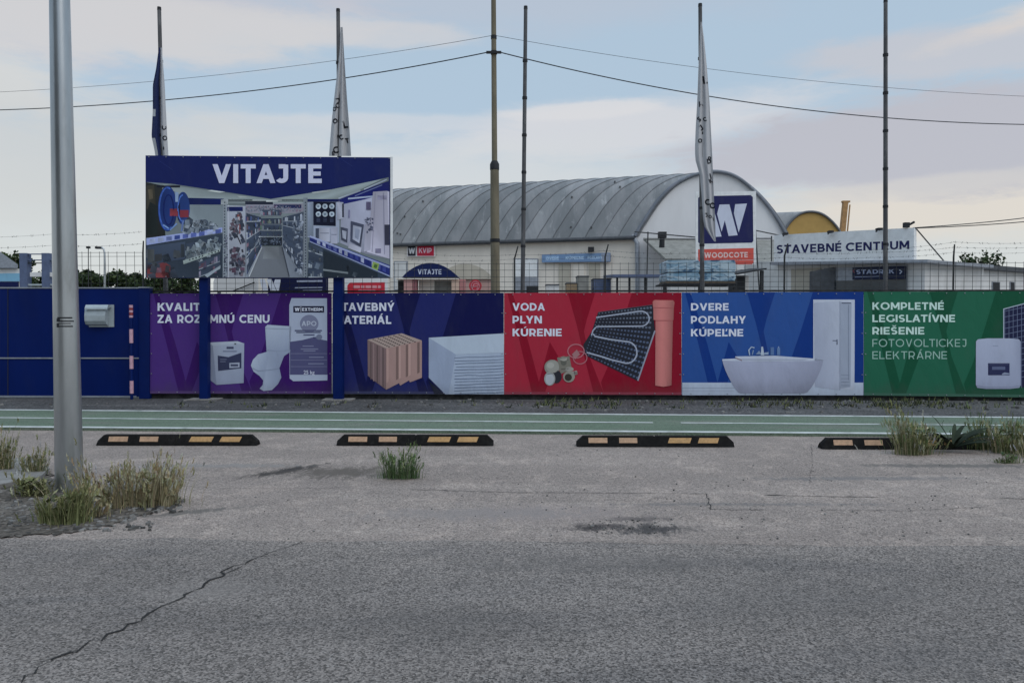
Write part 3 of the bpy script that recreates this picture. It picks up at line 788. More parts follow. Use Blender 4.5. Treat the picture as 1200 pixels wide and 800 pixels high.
# ------------------------------------------------------------------ lamp post in front
b0 = ground(81.5, 574)
Yp = b0.y
top0 = atY(66.0, -190, Yp)
lp = thing('lamp_post', b0, 'galvanised grey steel lamp post rising from weeds by the road', 'lamp post')
def postpt(z): return b0 + (top0 - b0) * ((z - b0.z) / (top0.z - b0.z))
def postr(z): return 0.1085 - (0.0315 / 4.15) * z
mb = MB()
zs = [0, .5, 1.2, 2.0, 2.8, 3.4, 4.2, 5.0, 6.0, 7.2]
mb.path([postpt(z) for z in zs], [postr(z) for z in zs], 32)
mb.build('pole', M['galv'], lp)
mb = MB()
for (ya, yb, x0, x1) in [(371.5, 373.2, 75, 89), (375.5, 377, 77, 90), (378.5, 379.5, 76, 88), (381.5, 383, 75, 89.5), (373.2, 377, 74, 78), (378.6, 383.4, 74, 77)]:
    zt = atY(80, ya, Yp).z; zb = atY(80, yb, Yp).z
    pts = []
    for x in [x0 + (x1 - x0) * i / 6 for i in range(7)]:
        wxp = atY(x, ya, Yp).x; dx = wxp - postpt(zt).x; r = postr(zt) + .0015
        dx = max(-r * .98, min(r * .98, dx)); pts.append((dx, -math.sqrt(r * r - dx * dx)))
    for (ax, ay), (bx, by) in zip(pts, pts[1:]):
        c0 = postpt(zt); c1 = postpt(zb)
        mb.poly([c1 + Vector((ax, ay, 0)), c1 + Vector((bx, by, 0)), c0 + Vector((bx, by, 0)), c0 + Vector((ax, ay, 0))])
mb.build('marking_band', M['dark'], lp)
mb = MB(); t = postpt(7.2)
mb.path([t, t + Vector((0, 0, .5)), t + Vector((0, -.3, .85)), t + Vector((0, -1.3, 1.0))], [.05, .045, .04, .035], 12)
arm = mb.build('arm', M['galv'], lp)
mb = MB(); mb.box(t + Vector((0, -1.55, 1.0)), (.22, .6, .12)); mb.build('lamp_head', M['galv'], arm)

# ------------------------------------------------------------------ gate, post, marker, mailbox
GP = FENCE.shifted(0.03)
gate = thing('gate', GP.p(80, 466), 'plain navy sheet metal gate beside the purple banner', 'gate')
mb = MB(); mb.pxslab([(-75, 337.5), (163, 337.5), (163, 464.5), (-75, 464.5)], GP, 0, .04); mb.build('leaf_panel', M['navy'], gate, recalc=True)
mb = MB(); mb.pxslab([(-75, 336.2), (163, 336.6), (163, 338), (-75, 338)], GP, .012, .06); mb.build('top_edge', M['edge'], gate, recalc=True)
mb = MB(); mb.pxslab([(-75, 418.6), (163, 418.8), (163, 420.2), (-75, 420.2)], GP, .015, .02); mb.build('rail', M['edge'], gate, recalc=True)
mb = MB(); mb.pxslab([(-75, 463.2), (160, 463.6), (160, 465.2), (-75, 465.2)], GP, .012, .06); mb.build('bottom_edge', M['edge'], gate, recalc=True)
mb = MB(); mb.pxslab([(9, 338), (9.8, 338), (9.8, 463), (9, 463)], GP, .006, .01); mb.build('panel_seam', M['dark'], gate, recalc=True)
gp = thing('gate_post', GP.p(169, 468), 'navy steel post between gate and purple banner', 'post')
mb = MB(); mb.pxslab([(163.5, 337), (175.5, 337.5), (175.5, 467), (163.5, 467)], GP, .02, .14); mb.build('shaft', M['navy2'], gp, recalc=True)
mb = MB(); mb.pxslab([(163.2, 335.8), (175.8, 336.2), (175.8, 337.6), (163.2, 337.6)], GP, .03, .16); mb.build('cap', M['edge'], gp, recalc=True)
mk = thing('marker_post', GP.p(158, 470), 'thin dark pole with pale pink reflective bands against the navy gate', 'marker')
a, b = GP.p(158.3, 470, .12), GP.p(157.4, 357, .12)
b = Vector((b.x, a.y, b.z))
mb = MB(); mb.tube(a, b, .028, n=12); mb.build('pole', M['navy2'], mk)
M['pink'] = plain('pink_band', lin(190, 150, 165, 1.2), .5, 0, .1, 20)
M['redband'] = plain('red_band', lin(120, 40, 45, 1.5), .5, 0, .1, 20)
H = b.z - a.z
zz = lambda py: (470 - py) / (470 - 357) * H
for (y0, y1, mm) in [(372, 369.5, 'pink'), (369, 366.5, 'redband'), (366.2, 363.5, 'pink'), (363.2, 361, 'redband'), (360.7, 357.5, 'pink'), (401.5, 385.5, 'pink'), (431.5, 416.5, 'pink'), (460, 445.5, 'pink')]:
    mb = MB(); p0 = a.lerp(b, zz(y0) / H); p1 = a.lerp(b, zz(y1) / H); mb.tube(p0, p1, .034, n=12); mb.build('reflective_band', M[mm], mk)
ml = thing('mailbox', GP.p(119, 384), 'silver metal letterbox with curved front fixed on the navy gate', 'mailbox')
mb = MB(); mb.pxslab([(105, 357), (134, 357), (134, 383), (105, 383)], GP, .018, .015); mb.build('back_plate', M['silver'], ml, recalc=True)
mb = MB()
prof = [(360, .02), (360.5, .10), (364, .135), (370, .15), (376, .145), (380, .11), (381.5, .02)]
fr = [GP.p(103.8, y, o) for y, o in prof]; bk = [GP.p(128, y, o) for y, o in prof]
for f_ in fr: f_.x = fr[0].x
for f_ in bk: f_.x = bk[0].x
mb.slab(fr, bk); mb.build('box', M['silver'], ml, recalc=True)
mb = MB(); fr = [GP.p(105, y, o) for y, o in ((357.2, .02), (357.2, .13), (361, .17), (363, .172), (362, .15), (359.6, .02))]; dx = Vector((GP.p(131, 360, .1).x - fr[0].x, 0, 0))
for f_ in fr: f_.x = fr[0].x
mb.slab(fr, [p + dx for p in fr]); mb.build('lid', M['silver'], ml, recalc=True)

# ------------------------------------------------------------------ wire fence that carries the banners
WP = FENCE.shifted(-0.09)
wf = thing('wire_fence', WP.p(700, 468), 'tall dark wire mesh fence with barbed wire carrying the banners', 'fence')
def wire_run(px0, px1, hs, step, topy, name):
    mb = MB()
    x0, x1 = WP.p(px0, 330).x, WP.p(px1, 330).x
    yy = lambda x: WP.a + WP.b * x
    zt = WP.p((px0 + px1) / 2, topy).z
    zr = []
    for py in hs: zr.append(WP.p((px0 + px1) / 2, py).z)
    z = min(zr) - .18
    while z > .1: zr.append(z); z -= .2
    r = .0046
    for z in zr: mb.tube((x0, yy(x0), z), (x1, yy(x1), z), r, n=4, cap=False)
    n = int((x1 - x0) / step)
    for i in range(n + 1):
        x = x0 + (x1 - x0) * i / n
        mb.tube((x, yy(x) + .007, .06), (x, yy(x) + .007, zt + .02), r * .9, n=4, cap=False)
    return mb.build(name, M['wire'], wf)
wire_run(457, 1290, (308.5, 316, 324, 330, 336), .15, 308.5, 'mesh_panel')
wire_run(86, 168, (296, 300.5, 311, 322, 332), .165, 296, 'mesh_panel')
wire_run(170, 457, (326, 332, 338), .165, 326, 'mesh_panel')
mb = MB(); mb.pxslab([(176, 340.6), (1290, 339.2), (1290, 341.2), (176, 342.6)], WP, .02, .04); mb.build('top_rail', M['plinth'], wf, recalc=True)
def fence_post(px, top, bend):
    mb = MB(); p = WP.p(px, 340); p.z = 0; q = WP.p(px, top + 14); r2 = WP.p(px + bend, top)
    q = Vector((p.x, p.y, q.z)); r2 = Vector((r2.x, r2.y - .1, r2.z))
    mb.path([p, q, r2], [.019, .016, .012], 8); return mb.build('post', M['wire'], wf)
for px, top, bend in ((168, 283, 3), (603, 289, 4), (709, 287, 3), (919, 286, 2), (1117, 287, -2), (1225, 287, -2)):
    fence_post(px, top, bend)
rnd = random.Random(8)
def barbed(pts, seed):
    rnd = random.Random(seed); mb = MB()
    P = [WP.p(x, y, .06) for x, y in pts]
    Q = []
    for a, b in zip(P, P[1:]):
        n = 10
        for i in range(n): 
            t = i / n; q = a.lerp(b, t); q.z -= .05 * 4 * t * (1 - t) * (b - a).length / 3; Q.append(q)
    Q.append(P[-1])
    mb.path(Q, .0022, 4, False)
    L = 0
    for a, b in zip(Q, Q[1:]):
        for k in range(2):
            p = a.lerp(b, rnd.random()); d = Vector((rnd.uniform(-.4, .4), rnd.uniform(-1, 1), rnd.uniform(-1, 1))).normalized() * .022
            mb.tube(p - d, p + d, .0026, n=4)
    mb.build('barbed_strand', M['wire'], wf)
barbed([(-80, 277), (62, 275), (168, 272)], 1)
barbed([(-80, 289), (62, 288), (168, 286)], 2)
barbed([(458, 296), (603, 299), (709, 294), (813, 297), (919, 296), (1019, 296), (1117, 290), (1225, 289)], 3)
barbed([(458, 303), (603, 304), (709, 300), (813, 303), (919, 302), (1019, 302), (1117, 296), (1225, 295)], 4)
barbed([(1019, 293), (1117, 284), (1225, 284)], 5)
pn = thing('fence_plinth', WP.p(700, 470), 'dark dirty concrete plinth in the gap under the banners', 'plinth')
mb = MB(); mb.pxslab([(176, 461), (1300, 464), (1300, 471), (176, 468)], FENCE.shifted(-.05), 0, .12); mb.build('beam', M['plinth'], pn, recalc=True)

# ------------------------------------------------------------------ banners
ey_mesh = None
def eyelets(root, pl, off, pts):
    global ey_mesh
    for i, (x, y) in enumerate(pts):
        p = pl.p(x, y, off)
        if ey_mesh is None:
            mb = MB(); n = 8
            vs = [(math.cos(2 * math.pi * k / n) * .009, -.002, math.sin(2 * math.pi * k / n) * .009) for k in range(n)] + [(math.cos(2 * math.pi * k / n) * .010, .004, math.sin(2 * math.pi * k / n) * .010) for k in range(n)]
            mb.add(vs, [list(range(n))] + [[k, (k + 1) % n, n + (k + 1) % n, n + k] for k in range(n)])
            o = mb.build('eyelet', M['edge'], root, origin=(0, 0, 0)); ey_mesh = o.data
        else:
            o = bpy.data.objects.new('eyelet', ey_mesh); COL.objects.link(o); o.parent = root
        o.location = p - Vector(root.location)
WMARK = [[(75, 95), (105, 95), (165, 270), (205, 400), (268, 640), (335, 395), (385, 480), (300, 715), (228, 715), (150, 390)],
         [(445, 95), (612, 95), (560, 260), (543, 330), (575, 480), (668, 715), (605, 715), (545, 480), (500, 290)],
         [(838, 95), (1140, 95), (1140, 715), (668, 715), (648, 640), (700, 520), (765, 330)]]
def banner(x0, x1, yt0, yt1, yb0, yb1, light, dark, ox, oy, sc, label, name='banner'):
    pl = FENCE.shifted(.0)
    root = thing(name, pl.p((x0 + x1) / 2, (yb0 + yb1) / 2), label, 'banner', 'advertising banners along the fence')
    s = Sheet(pl, 0.02, ox, oy, sc)
    cv = lambda nx, ny: (((x0 + (x1 - x0) * nx) - ox) * sc, ((yt0 + (yt1 - yt0) * nx) * (1 - ny) + (yb0 + (yb1 - yb0) * nx) * ny - oy) * sc)
    s.L(0)
    # base cloth in a grid, with hem
    s.poly([cv(0, 0), cv(1, 0), cv(1, 1), cv(0, 1)], light)
    s.L(1)
    for w in WMARK:
        s.poly([cv((a - 55) / 1085, (b - 95) / 620) for a, b in w], dark)
    hem = tuple(min(255, c * 1.15 + 8) for c in dark)
    s.L(2)
    s.poly([cv(0, .975), cv(1, .975), cv(1, 1), cv(0, 1)], tuple(c * .75 + 45 for c in dark))
    # sheet back so the cloth has thickness
    mb = MB(); mb.pxslab([(x0, yt0), (x1, yt1), (x1, yb1), (x0, yb0)], pl, .017, .004, lin(*dark, KP))
    s.mb.v0 = None
    o = len(s.mb.v); s.mb.v += mb.v; s.mb.f += [[i + o for i in f] for f in mb.f]; s.mb.c += mb.c; s.mb.sm += mb.sm
    n = 10
    ey = [(x0 + (x1 - x0) * (i + .5) / n, yt0 + (yt1 - yt0) * (i + .5) / n + 2.0) for i in range(n)] + [(x0 + (x1 - x0) * (i + .5) / n, yb0 + (yb1 - yb0) * (i + .5) / n - 1.6) for i in range(n)]
    ey += [(x0 + 1.8, yt0 + (yb0 - yt0) * t) for t in (.2, .4, .6, .8)] + [(x1 - 1.8, yt1 + (yb1 - yt1) * t) for t in (.2, .4, .6, .8)]
    eyelets(root, pl, .032, ey)
    return root, s
WHT = (218, 221, 236)
# --- purple
root, s = banner(176.5, 389, 344, 343.5, 460.8, 461, (76, 47, 122), (58, 22, 98), 160, 325, 4.615, 'purple banner with bag, toilet and canister next to the navy gate')
s.L(3)
s.text('KVALITA', 117, 181, 43, WHT, .21, 395)
s.text('ZA ROZUMNÚ CENU', 117, 246, 44, WHT, .21, 722)
PW = (172, 182, 202)
s.poly([(415, 365), (585, 355), (582, 570), (435, 580)], [(172, 180, 198), (164, 172, 192), (150, 158, 180), (158, 166, 188)]); s.poly([(385, 352), (415, 365), (435, 580), (388, 545)], (140, 148, 170)); s.poly([(385, 352), (548, 344), (586, 357), (415, 368)], (182, 190, 205))
s.L(4); s.poly([(442, 422), (500, 430), (570, 406), (570, 490), (444, 505)], (58, 62, 90)); s.rect(490, 374, 528, 386, (70, 75, 100)); s.rect(470, 396, 545, 402, (120, 126, 150)); s.rect(532, 356, 542, 362, (70, 80, 80))
s.L(5); s.poly([(505, 462), (560, 459), (560, 486), (505, 489)], (170, 176, 195)); s.rect(455, 440, 490, 445, (110, 115, 140)); s.rect(455, 452, 485, 457, (110, 115, 140))
s.L(6); s.rect(512, 468, 552, 480, (75, 80, 105))
s.L(3)
s.poly([(698, 268), (710, 256), (840, 264), (834, 402), (706, 402)], [PW, (184, 194, 212), (176, 186, 206), (150, 160, 184), (158, 168, 190)])
s.L(4); s.poly([(720, 398), (660, 415), (632, 445), (621, 475), (635, 508), (668, 532), (688, 556), (685, 580), (668, 600), (690, 613), (735, 608), (768, 575), (786, 540), (775, 490), (800, 425), (834, 402), (834, 392), (710, 392)], [(160, 170, 192), (176, 186, 206), (184, 194, 212), (178, 188, 206), (168, 178, 198), (160, 170, 192), (154, 164, 186), (158, 168, 190), (164, 174, 196), (172, 182, 202), (164, 174, 194), (148, 158, 182), (140, 150, 174), (146, 156, 180), (150, 160, 184), (152, 162, 186), (154, 164, 188), (158, 168, 190)])
s.L(5); s.line([(630, 490), (660, 505), (720, 500), (772, 492)], 5, (140, 150, 172)); s.line([(704, 392), (770, 398), (834, 392)], 4, (148, 158, 180)); s.line([(760, 400), (772, 440), (760, 480)], 4, (150, 160, 182)); s.line([(700, 275), (838, 280)], 3, (150, 160, 182))
s.L(3); s.poly([(840, 112), (1032, 113), (1034, 556), (850, 560), (830, 545), (828, 150)], (176, 184, 205))
s.L(4); s.poly([(832, 348), (900, 338), (950, 325), (1034, 342), (1034, 525), (832, 525)], (84, 84, 122)); s.rect(850, 155, 1016, 190, (28, 28, 55)); s.ell(936, 250, 50, 48, (126, 130, 156))
s.L(5); s.text('W', 858, 183, 20, WHT, .24, 884); s.rect(890, 158, 893, 187, WHT); s.text('EXTHERM', 898, 182, 18, WHT, .22, 1008); s.text('APO', 895, 262, 26, (190, 196, 212), .18, 975)
for (a, b, y) in ((858, 1005, 284), (866, 998, 294), (905, 965, 308), (955, 1000, 322)): s.rect(a, y, b, y + 6, (70, 74, 108))
s.ell(990, 322, 16, 15, (120, 126, 150))
for y in (410, 445, 480): s.rect(836, y, 1032, y + 2.5, (130, 130, 160))
for (a, b, y) in ((900, 960, 368), (890, 985, 384), (905, 970, 394), (935, 1015, 428), (930, 1015, 463)): s.rect(a, y, b, y + 6, (128, 130, 160))
def small_text(s, txt, x0, yb, cap, col, x1):
    cu = bpy.data.curves.new('small_text', 'FONT'); cu.body = txt; cu.size = 1.0; cu.offset = .012
    ob = bpy.data.objects.new('small_text', cu); COL.objects.link(ob)
    me = ob.to_mesh()
    xs = [v.co.x for v in me.vertices]; a, b = min(xs), max(xs)
    k = (x1 - x0) / (b - a)
    for p in me.polygons:
        s.poly([(x0 + (me.vertices[i].co.x - a) * k, yb - me.vertices[i].co.y * cap / .7) for i in p.vertices], col)
    ob.to_mesh_clear(); bpy.data.objects.remove(ob); bpy.data.curves.remove(cu)
small_text(s, '25 kg', 906, 522, 20, WHT, 965)
s.build('cloth', root)
# --- navy
root, s = banner(390, 590.3, 343.5, 343.2, 461, 461.6, (34, 40, 100), (14, 18, 72), 380, 325, 5.217, 'navy banner with hollow clay brick and stacked boards')
s.L(3)
s.text('STAVEBNÝ', 68, 205, 50, WHT, .21, 430); s.text('MATERIÁL', 62, 284, 50, WHT, .21, 411)
s.poly([(380, 430), (598, 385), (598, 612), (525, 640), (520, 628), (465, 660), (458, 645), (380, 685)], (172, 140, 134)); s.poly([(266, 380), (380, 430), (380, 685), (268, 600)], (128, 106, 106)); s.poly([(266, 380), (475, 341), (598, 385), (380, 434)], (176, 156, 148))
s.L(4)
for x, c in ((283, 100), (300, 150), (322, 96), (345, 145), (358, 100)):
    y = 380 + (x - 266) * .44; s.poly([(x, y + 8), (x + 7, y + 11), (x + 7, 615 + (x - 266) * .6), (x, 610 + (x - 266) * .6)], (c, c * .84, c * .84))
for x0, x1, c in ((382, 395, 186), (440, 456, 130), (456, 470, 190), (500, 515, 128), (515, 530, 190), (570, 584, 125)):
    y0 = 432 - (x0 - 380) * .2; s.poly([(x0, y0 + 4), (x1, y0 + 1), (x1, 640 - (x1 - 380) * .3), (x0, 645 - (x0 - 380) * .3)], (c, c * .82, c * .78))
for i in range(9):
    for j in range(6):
        u = (i + .5) / 9.5 + .03; v = (j + .5) / 6.6 + .04
        x = 266 + u * (380 - 266) + v * (475 - 266); y = 380 + u * (432 - 380) - v * (380 - 341)
        s.poly([(x - 5, y - 2), (x + 3, y - 4), (x + 8, y + 1), (x, y + 3)], (66, 56, 56))
s.L(3)
s.poly([(640, 368), (1098, 342), (1098, 713), (742, 713), (640, 612)], (172, 184, 204))
s.L(4); s.poly([(640, 368), (1098, 342), (1098, 458), (805, 470)], (186, 198, 214)); s.poly([(640, 368), (805, 470), (760, 713), (742, 713), (640, 612)], (158, 170, 194)); s.poly([(635, 622), (650, 640), (735, 712), (675, 712)], (20, 26, 50))
s.L(5)
rnd = random.Random(4)
for k in range(13):
    y = 488 + k * 18.3; s.line([(800 + rnd.uniform(-8, 8), y + 4), (880, y + rnd.uniform(-3, 3)), (960, y + rnd.uniform(-4, 2)), (1040, y - 4 + rnd.uniform(-3, 3)), (1097, y - 7)], 3.2 + rnd.random() * 2, (112, 124, 150))
s.build('cloth', root)
# --- red
root, s = banner(590.8, 798.3, 343.2, 342.8, 461.8, 462.4, (168, 42, 62), (138, 14, 40), 580, 325, 5.217, 'red banner with underfloor heating panel, valve and pipe')
s.L(3)
s.text('VODA', 108, 203, 46, WHT, .21, 305); s.text('PLYN', 108, 281, 46, WHT, .21, 287); s.text('KÚRENIE', 108, 359, 46, WHT, .21, 408)
s.poly([(630, 213), (962, 168), (977, 320), (872, 632), (545, 472), (540, 410), (592, 330)], (40, 42, 52))
s.L(4)
for i in range(17):
    for j in range(15):
        u = (i + .5) / 17; v = (j + .5) / 15
        xa = 630 + (540 - 630) * v ; ya = 213 + (470 - 213) * v; xb = 962 + (872 - 962) * v + 25 * math.sin(v * 3.1); yb = 168 + (632 - 168) * v
        x = xa + (xb - xa) * u; y = ya + (yb - ya) * u
        d = 4.2 + 4.2 * u
        s.ell(x, y, d, d * .9, (86, 98, 124) if v > .35 else (98, 106, 122), 8)
s.L(5)
def arcpts(cx, cy, rx, ry, a0, a1, n=10): return [(cx + rx * math.cos(R(a0 + (a1 - a0) * i / n)), cy + ry * math.sin(R(a0 + (a1 - a0) * i / n))) for i in range(n + 1)]
PIP = (166, 172, 190)
s.line([(618, 245), (880, 207)] + arcpts(890, 252, 52, 46, -80, 80) + [(700, 300), (622, 300), (598, 325), (590, 355)], 8, PIP)
s.line([(600, 345), (612, 360), (700, 378), (805, 392)] + arcpts(805, 458, 62, 66, -75, 95) + [(720, 505), (640, 480), (560, 458)], 9, PIP)
s.line([(977, 325), (872, 630)], 9, (150, 152, 168)); s.line([(630, 213), (962, 168)], 3, (80, 84, 98))
s.L(6)
s.poly([(962, 150), (975, 138), (1085, 140), (1096, 152), (1092, 185), (1086, 265), (1078, 655), (1030, 668), (978, 660), (980, 265), (966, 190)], (196, 116, 112))
s.L(7)
for q in range(8):
    t0, t1 = q / 8, (q + 1) / 8; sh = lambda t: tuple(c * (1.03 - .55 * abs(t - .38) ** 1.6) for c in (206, 126, 122))
    s.poly([(981 + 104 * t0, 262), (981 + 104 * t1, 262), (979 + 99 * t1, 658 + 8 * math.sin(math.pi * t1)), (979 + 99 * t0, 658 + 8 * math.sin(math.pi * t0))], [sh(t0), sh(t1), sh(t1), sh(t0)])
    s.poly([(966 + 126 * t0, 142), (966 + 126 * t1, 142), (968 + 122 * t1, 260), (968 + 122 * t0, 260)], [sh(t0), sh(t1), sh(t1), sh(t0)])
s.L(8); s.line([(966, 185), (1090, 187)], 4, (170, 92, 92)); s.line([(980, 265), (1086, 265)], 4, (172, 95, 95))
s.L(4)
s.ell(350, 548, 48, 46, (140, 138, 130)); s.ell(420, 515, 34, 34, (150, 148, 138)); s.poly([(380, 490), (455, 480), (470, 560), (400, 590)], (128, 124, 114))
s.L(5); s.ell(374, 606, 34, 40, (48, 48, 55)); s.ell(335, 618, 34, 42, (160, 160, 160)); s.ell(335, 620, 26, 34, (182, 186, 192)); s.ell(452, 606, 36, 34, (150, 146, 136)); s.ell(448, 610, 22, 22, (58, 54, 48)); s.ell(420, 520, 18, 18, (100, 100, 92)); s.ell(455, 560, 26, 14, (160, 156, 148)); s.ell(490, 585, 14, 10, (170, 150, 148))
s.ell(352, 545, 40, 38, (158, 156, 148)); s.ell(340, 536, 22, 18, (176, 174, 166)); s.line([(395, 500), (440, 492)], 6, (170, 168, 158)); s.line([(400, 512), (450, 504)], 4, (96, 92, 84)); s.line([(404, 560), (452, 556)], 5, (92, 88, 82)); s.poly([(462, 575), (500, 568), (506, 590), (470, 600)], (160, 154, 148)); s.line([(484, 570), (490, 598)], 4, (104, 92, 90)); s.line([(320, 590), (352, 586)], 4, (110, 108, 104)); s.ell(420, 500, 20, 10, (176, 172, 162))
s.line(arcpts(495, 450, 50, 42, 0, 360, 20), 6, (190, 120, 130)); s.line(arcpts(520, 490, 42, 38, 0, 360, 20), 6, (180, 110, 120)); s.poly([(470, 470), (500, 440), (520, 470), (490, 500)], (165, 120, 122))
s.build('cloth', root)
# --- blue
root, s = banner(798.8, 1011.3, 342.8, 342, 462.4, 463, (44, 82, 150), (14, 54, 128), 780, 325, 5.0, 'blue banner with free standing bathtub and white door')
s.L(3)
s.text('DVERE', 147, 194, 43, WHT, .21, 368); s.text('PODLAHY', 147, 270, 44, WHT, .21, 468); s.text('KÚPEĽNE', 147, 345, 43, WHT, .21, 453)
s.poly([(96, 615), (1155, 615), (1155, 689), (96, 689)], (186, 196, 214))
s.L(4); s.rect(96, 645, 400, 648, (150, 160, 180)); s.rect(96, 662, 400, 664, (165, 173, 192))
s.poly([(862, 130), (1105, 130), (1103, 660), (862, 640)], (192, 198, 214))
s.L(5); s.poly([(866, 150), (1016, 138), (1020, 660), (872, 640)], [(170, 176, 196), (186, 192, 208), (180, 186, 204), (166, 172, 192)]); s.poly([(1020, 145), (1086, 150), (1080, 640), (1020, 650)], (160, 168, 186))
s.L(6); s.rect(1028, 148, 1084, 153, (60, 66, 90)); s.rect(1066, 160, 1070, 600, (130, 138, 158)); s.rect(1016, 140, 1019, 658, (150, 156, 176)); s.rect(975, 368, 1004, 372, (70, 76, 96)); s.rect(998, 362, 1004, 394, (90, 96, 116))
for y in (570, 590, 610, 630): s.rect(1024, y, 1074, y + 3, (128, 136, 156))
s.L(5); s.poly([(405, 462), (640, 458), (860, 474), (920, 482), (920, 492), (330, 490), (330, 478), (410, 474)], (198, 204, 220))
s.L(6)
TL = [(330, 486), (338, 515), (350, 548), (366, 582), (384, 616), (404, 648), (424, 672), (440, 678)]; TR = [(920, 486), (914, 515), (902, 548), (886, 582), (868, 616), (848, 648), (826, 672), (806, 678)]
NS = 12
for (l0, r0), (l1, r1) in zip(zip(TL, TR), zip(TL[1:], TR[1:])):
    for q in range(NS):
        P4 = []; C4 = []
        for (l, rr, tq) in ((l0, r0, q / NS), (l0, r0, (q + 1) / NS), (l1, r1, (q + 1) / NS), (l1, r1, q / NS)):
            P4.append((l[0] + (rr[0] - l[0]) * tq, l[1] + 6 * math.sin(math.pi * tq) * (1 if l[1] < 600 else .3)))
            e = 1 - .10 * ((l[1] - 486) / 190) - .10 * abs(tq - .38) ** 1.3 * 2; C4.append((176 * e, 180 * e, 204 * e))
        s.poly(P4, C4)
s.L(7); s.poly([(425, 474), (830, 478), (800, 486), (450, 484)], (176, 182, 202))
s.line([(408, 470), (445, 486)], 6, (150, 130, 140))
GRY = (130, 150, 180)
s.line([(490, 455), (485, 425), (500, 407), (518, 412)], 7, (170, 186, 206)); s.line([(505, 452), (512, 425)], 6, GRY); s.poly([(525, 450), (545, 428), (560, 450)], GRY); s.poly([(558, 405), (568, 405), (575, 455), (555, 455)], (188, 200, 216)); s.poly([(575, 440), (600, 436), (600, 452), (575, 452)], (150, 168, 196)); s.rect(612, 408, 632, 455, (92, 120, 165)); s.rect(650, 412, 668, 455, (100, 128, 172)); s.rect(656, 404, 662, 414, (150, 168, 196))
s.build('cloth', root)
# --- green
root, s = banner(1011.8, 1226, 342, 341, 463, 465.6, (36, 100, 76), (18, 80, 56), 980, 325, 5.333, 'green banner with solar panel and white inverter')
s.L(3)
GT = (200, 226, 217)
s.text('KOMPLETNÉ', 222, 202, 46, GT, .20, 668); s.text('LEGISLATÍVNE', 222, 279, 46, GT, .20, 738); s.text('RIEŠENIE', 222, 356, 46, GT, .20, 546)
s.text('FOTOVOLTICKEJ', 222, 433, 48, (156, 190, 178), .12, 808, gap=.15); s.text('ELEKTRÁRNE', 222, 509, 48, (156, 190, 178), .12, 688, gap=.15)
s.poly([(1038, 196), (1290, 130), (1290, 735), (1150, 680), (1038, 420)], (30, 34, 66))
s.L(4)
for k in range(9):
    x = 1048 + k * 26; s.line([(x, 196 - (x - 1038) * .262), (x, 690)], 3, (112, 122, 150))
for k in range(13):
    y = 212 + k * 36; s.line([(1044, y), (1290, y - 50)], 3, (112, 122, 150))
s.line([(1040, 198), (1290, 132)], 6, (170, 182, 196)); s.line([(1041, 196), (1041, 400)], 6, (170, 182, 196))
s.L(5)
s.poly([(868, 400), (880, 386), (940, 380), (1075, 380), (1135, 386), (1147, 400), (1148, 672), (1138, 688), (1080, 695), (930, 695), (876, 688), (867, 670)], [(176, 182, 204)] * 5 + [(158, 164, 188)] * 5 + [(164, 170, 194)] * 2)
s.L(6); s.rect(943, 535, 1077, 610, (44, 48, 84)); s.rect(972, 425, 1006, 429, (150, 158, 180)); s.line([(870, 675), (930, 685), (1080, 685), (1145, 675)], 4, (140, 148, 172))
s.L(7); s.rect(968, 556, 1050, 576, (96, 104, 136)); s.poly([(1030, 600), (1045, 592), (1080, 598), (1080, 606), (1030, 608)], (140, 148, 172)); s.rect(950, 541, 1070, 544, (90, 96, 128))
s.build('cloth', root)

# ------------------------------------------------------------------ billboard
BP = FENCE.shifted(.26)
bb = thing('billboard', BP.p(315, 469), 'large billboard with shop aisle picture and VITAJTE on two navy posts', 'billboard')
PPn = FENCE.shifted(.20)
for (x0, x1, yb) in ((233.5, 243.3, 468.5), (390.5, 401.5, 470)):
    mb = MB(); mb.pxslab([(x0, 240), (x1, 240), (x1, yb), (x0, yb)], PPn, 0, .13); mb.build('post', M['navy2'], bb, recalc=True)
    mb = MB(); c = PPn.p((x0 + x1) / 2, yb, -.06); mb.box((c.x, c.y, .006), (.55, .34, .02)); mb.build('footing', M['conc'], bb)
mb = MB(); mb.pxslab([(171.5, 182.5), (458, 184.5), (458, 325.6), (171.5, 325.6)], BP, -.002, .045); mb.build('backing_panel', M['galv'], bb, recalc=True)
mb = MB(); mb.pxslab([(457.6, 184), (459.8, 184), (459.8, 325.5), (457.6, 325.5)], BP, .012, .06); mb.build('side_edge', M['white'], bb, recalc=True)
s = Sheet(BP, .004, 160, 170, 3.75)
NV = (26, 36, 92)
rnd = random.Random(17)
s.L(0).poly([(40, 46), (1118, 55), (1118, 584), (40, 584)], NV)
s.grad = .16; s.box = (41, 47, 1116, 583)
s.L(1)
s.poly([(42, 163), (150, 170), (590, 237), (900, 190), (1108, 142), (1114, 582), (42, 582)], (124, 134, 138))
s.L(2)
s.poly([(110, 171), (400, 212), (590, 238), (850, 197), (1080, 150), (890, 242), (740, 256), (380, 256), (215, 232)], (146, 156, 158))
s.poly([(42, 163), (112, 178), (128, 400), (42, 408)], (46, 48, 48)); s.poly([(212, 232), (385, 236), (385, 262), (215, 262)], (24, 36, 92)); s.poly([(215, 262), (385, 264), (385, 372), (235, 352)], (150, 162, 170))
s.poly([(42, 438), (382, 388), (382, 582), (42, 582)], (58, 68, 82))
s.poly([(480, 250), (740, 250), (740, 300), (480, 300)], (138, 136, 148)); s.rect(400, 238, 740, 250, (120, 126, 134)); s.rect(478, 248, 600, 262, (46, 50, 66)); s.rect(604, 262, 725, 278, (40, 46, 84))
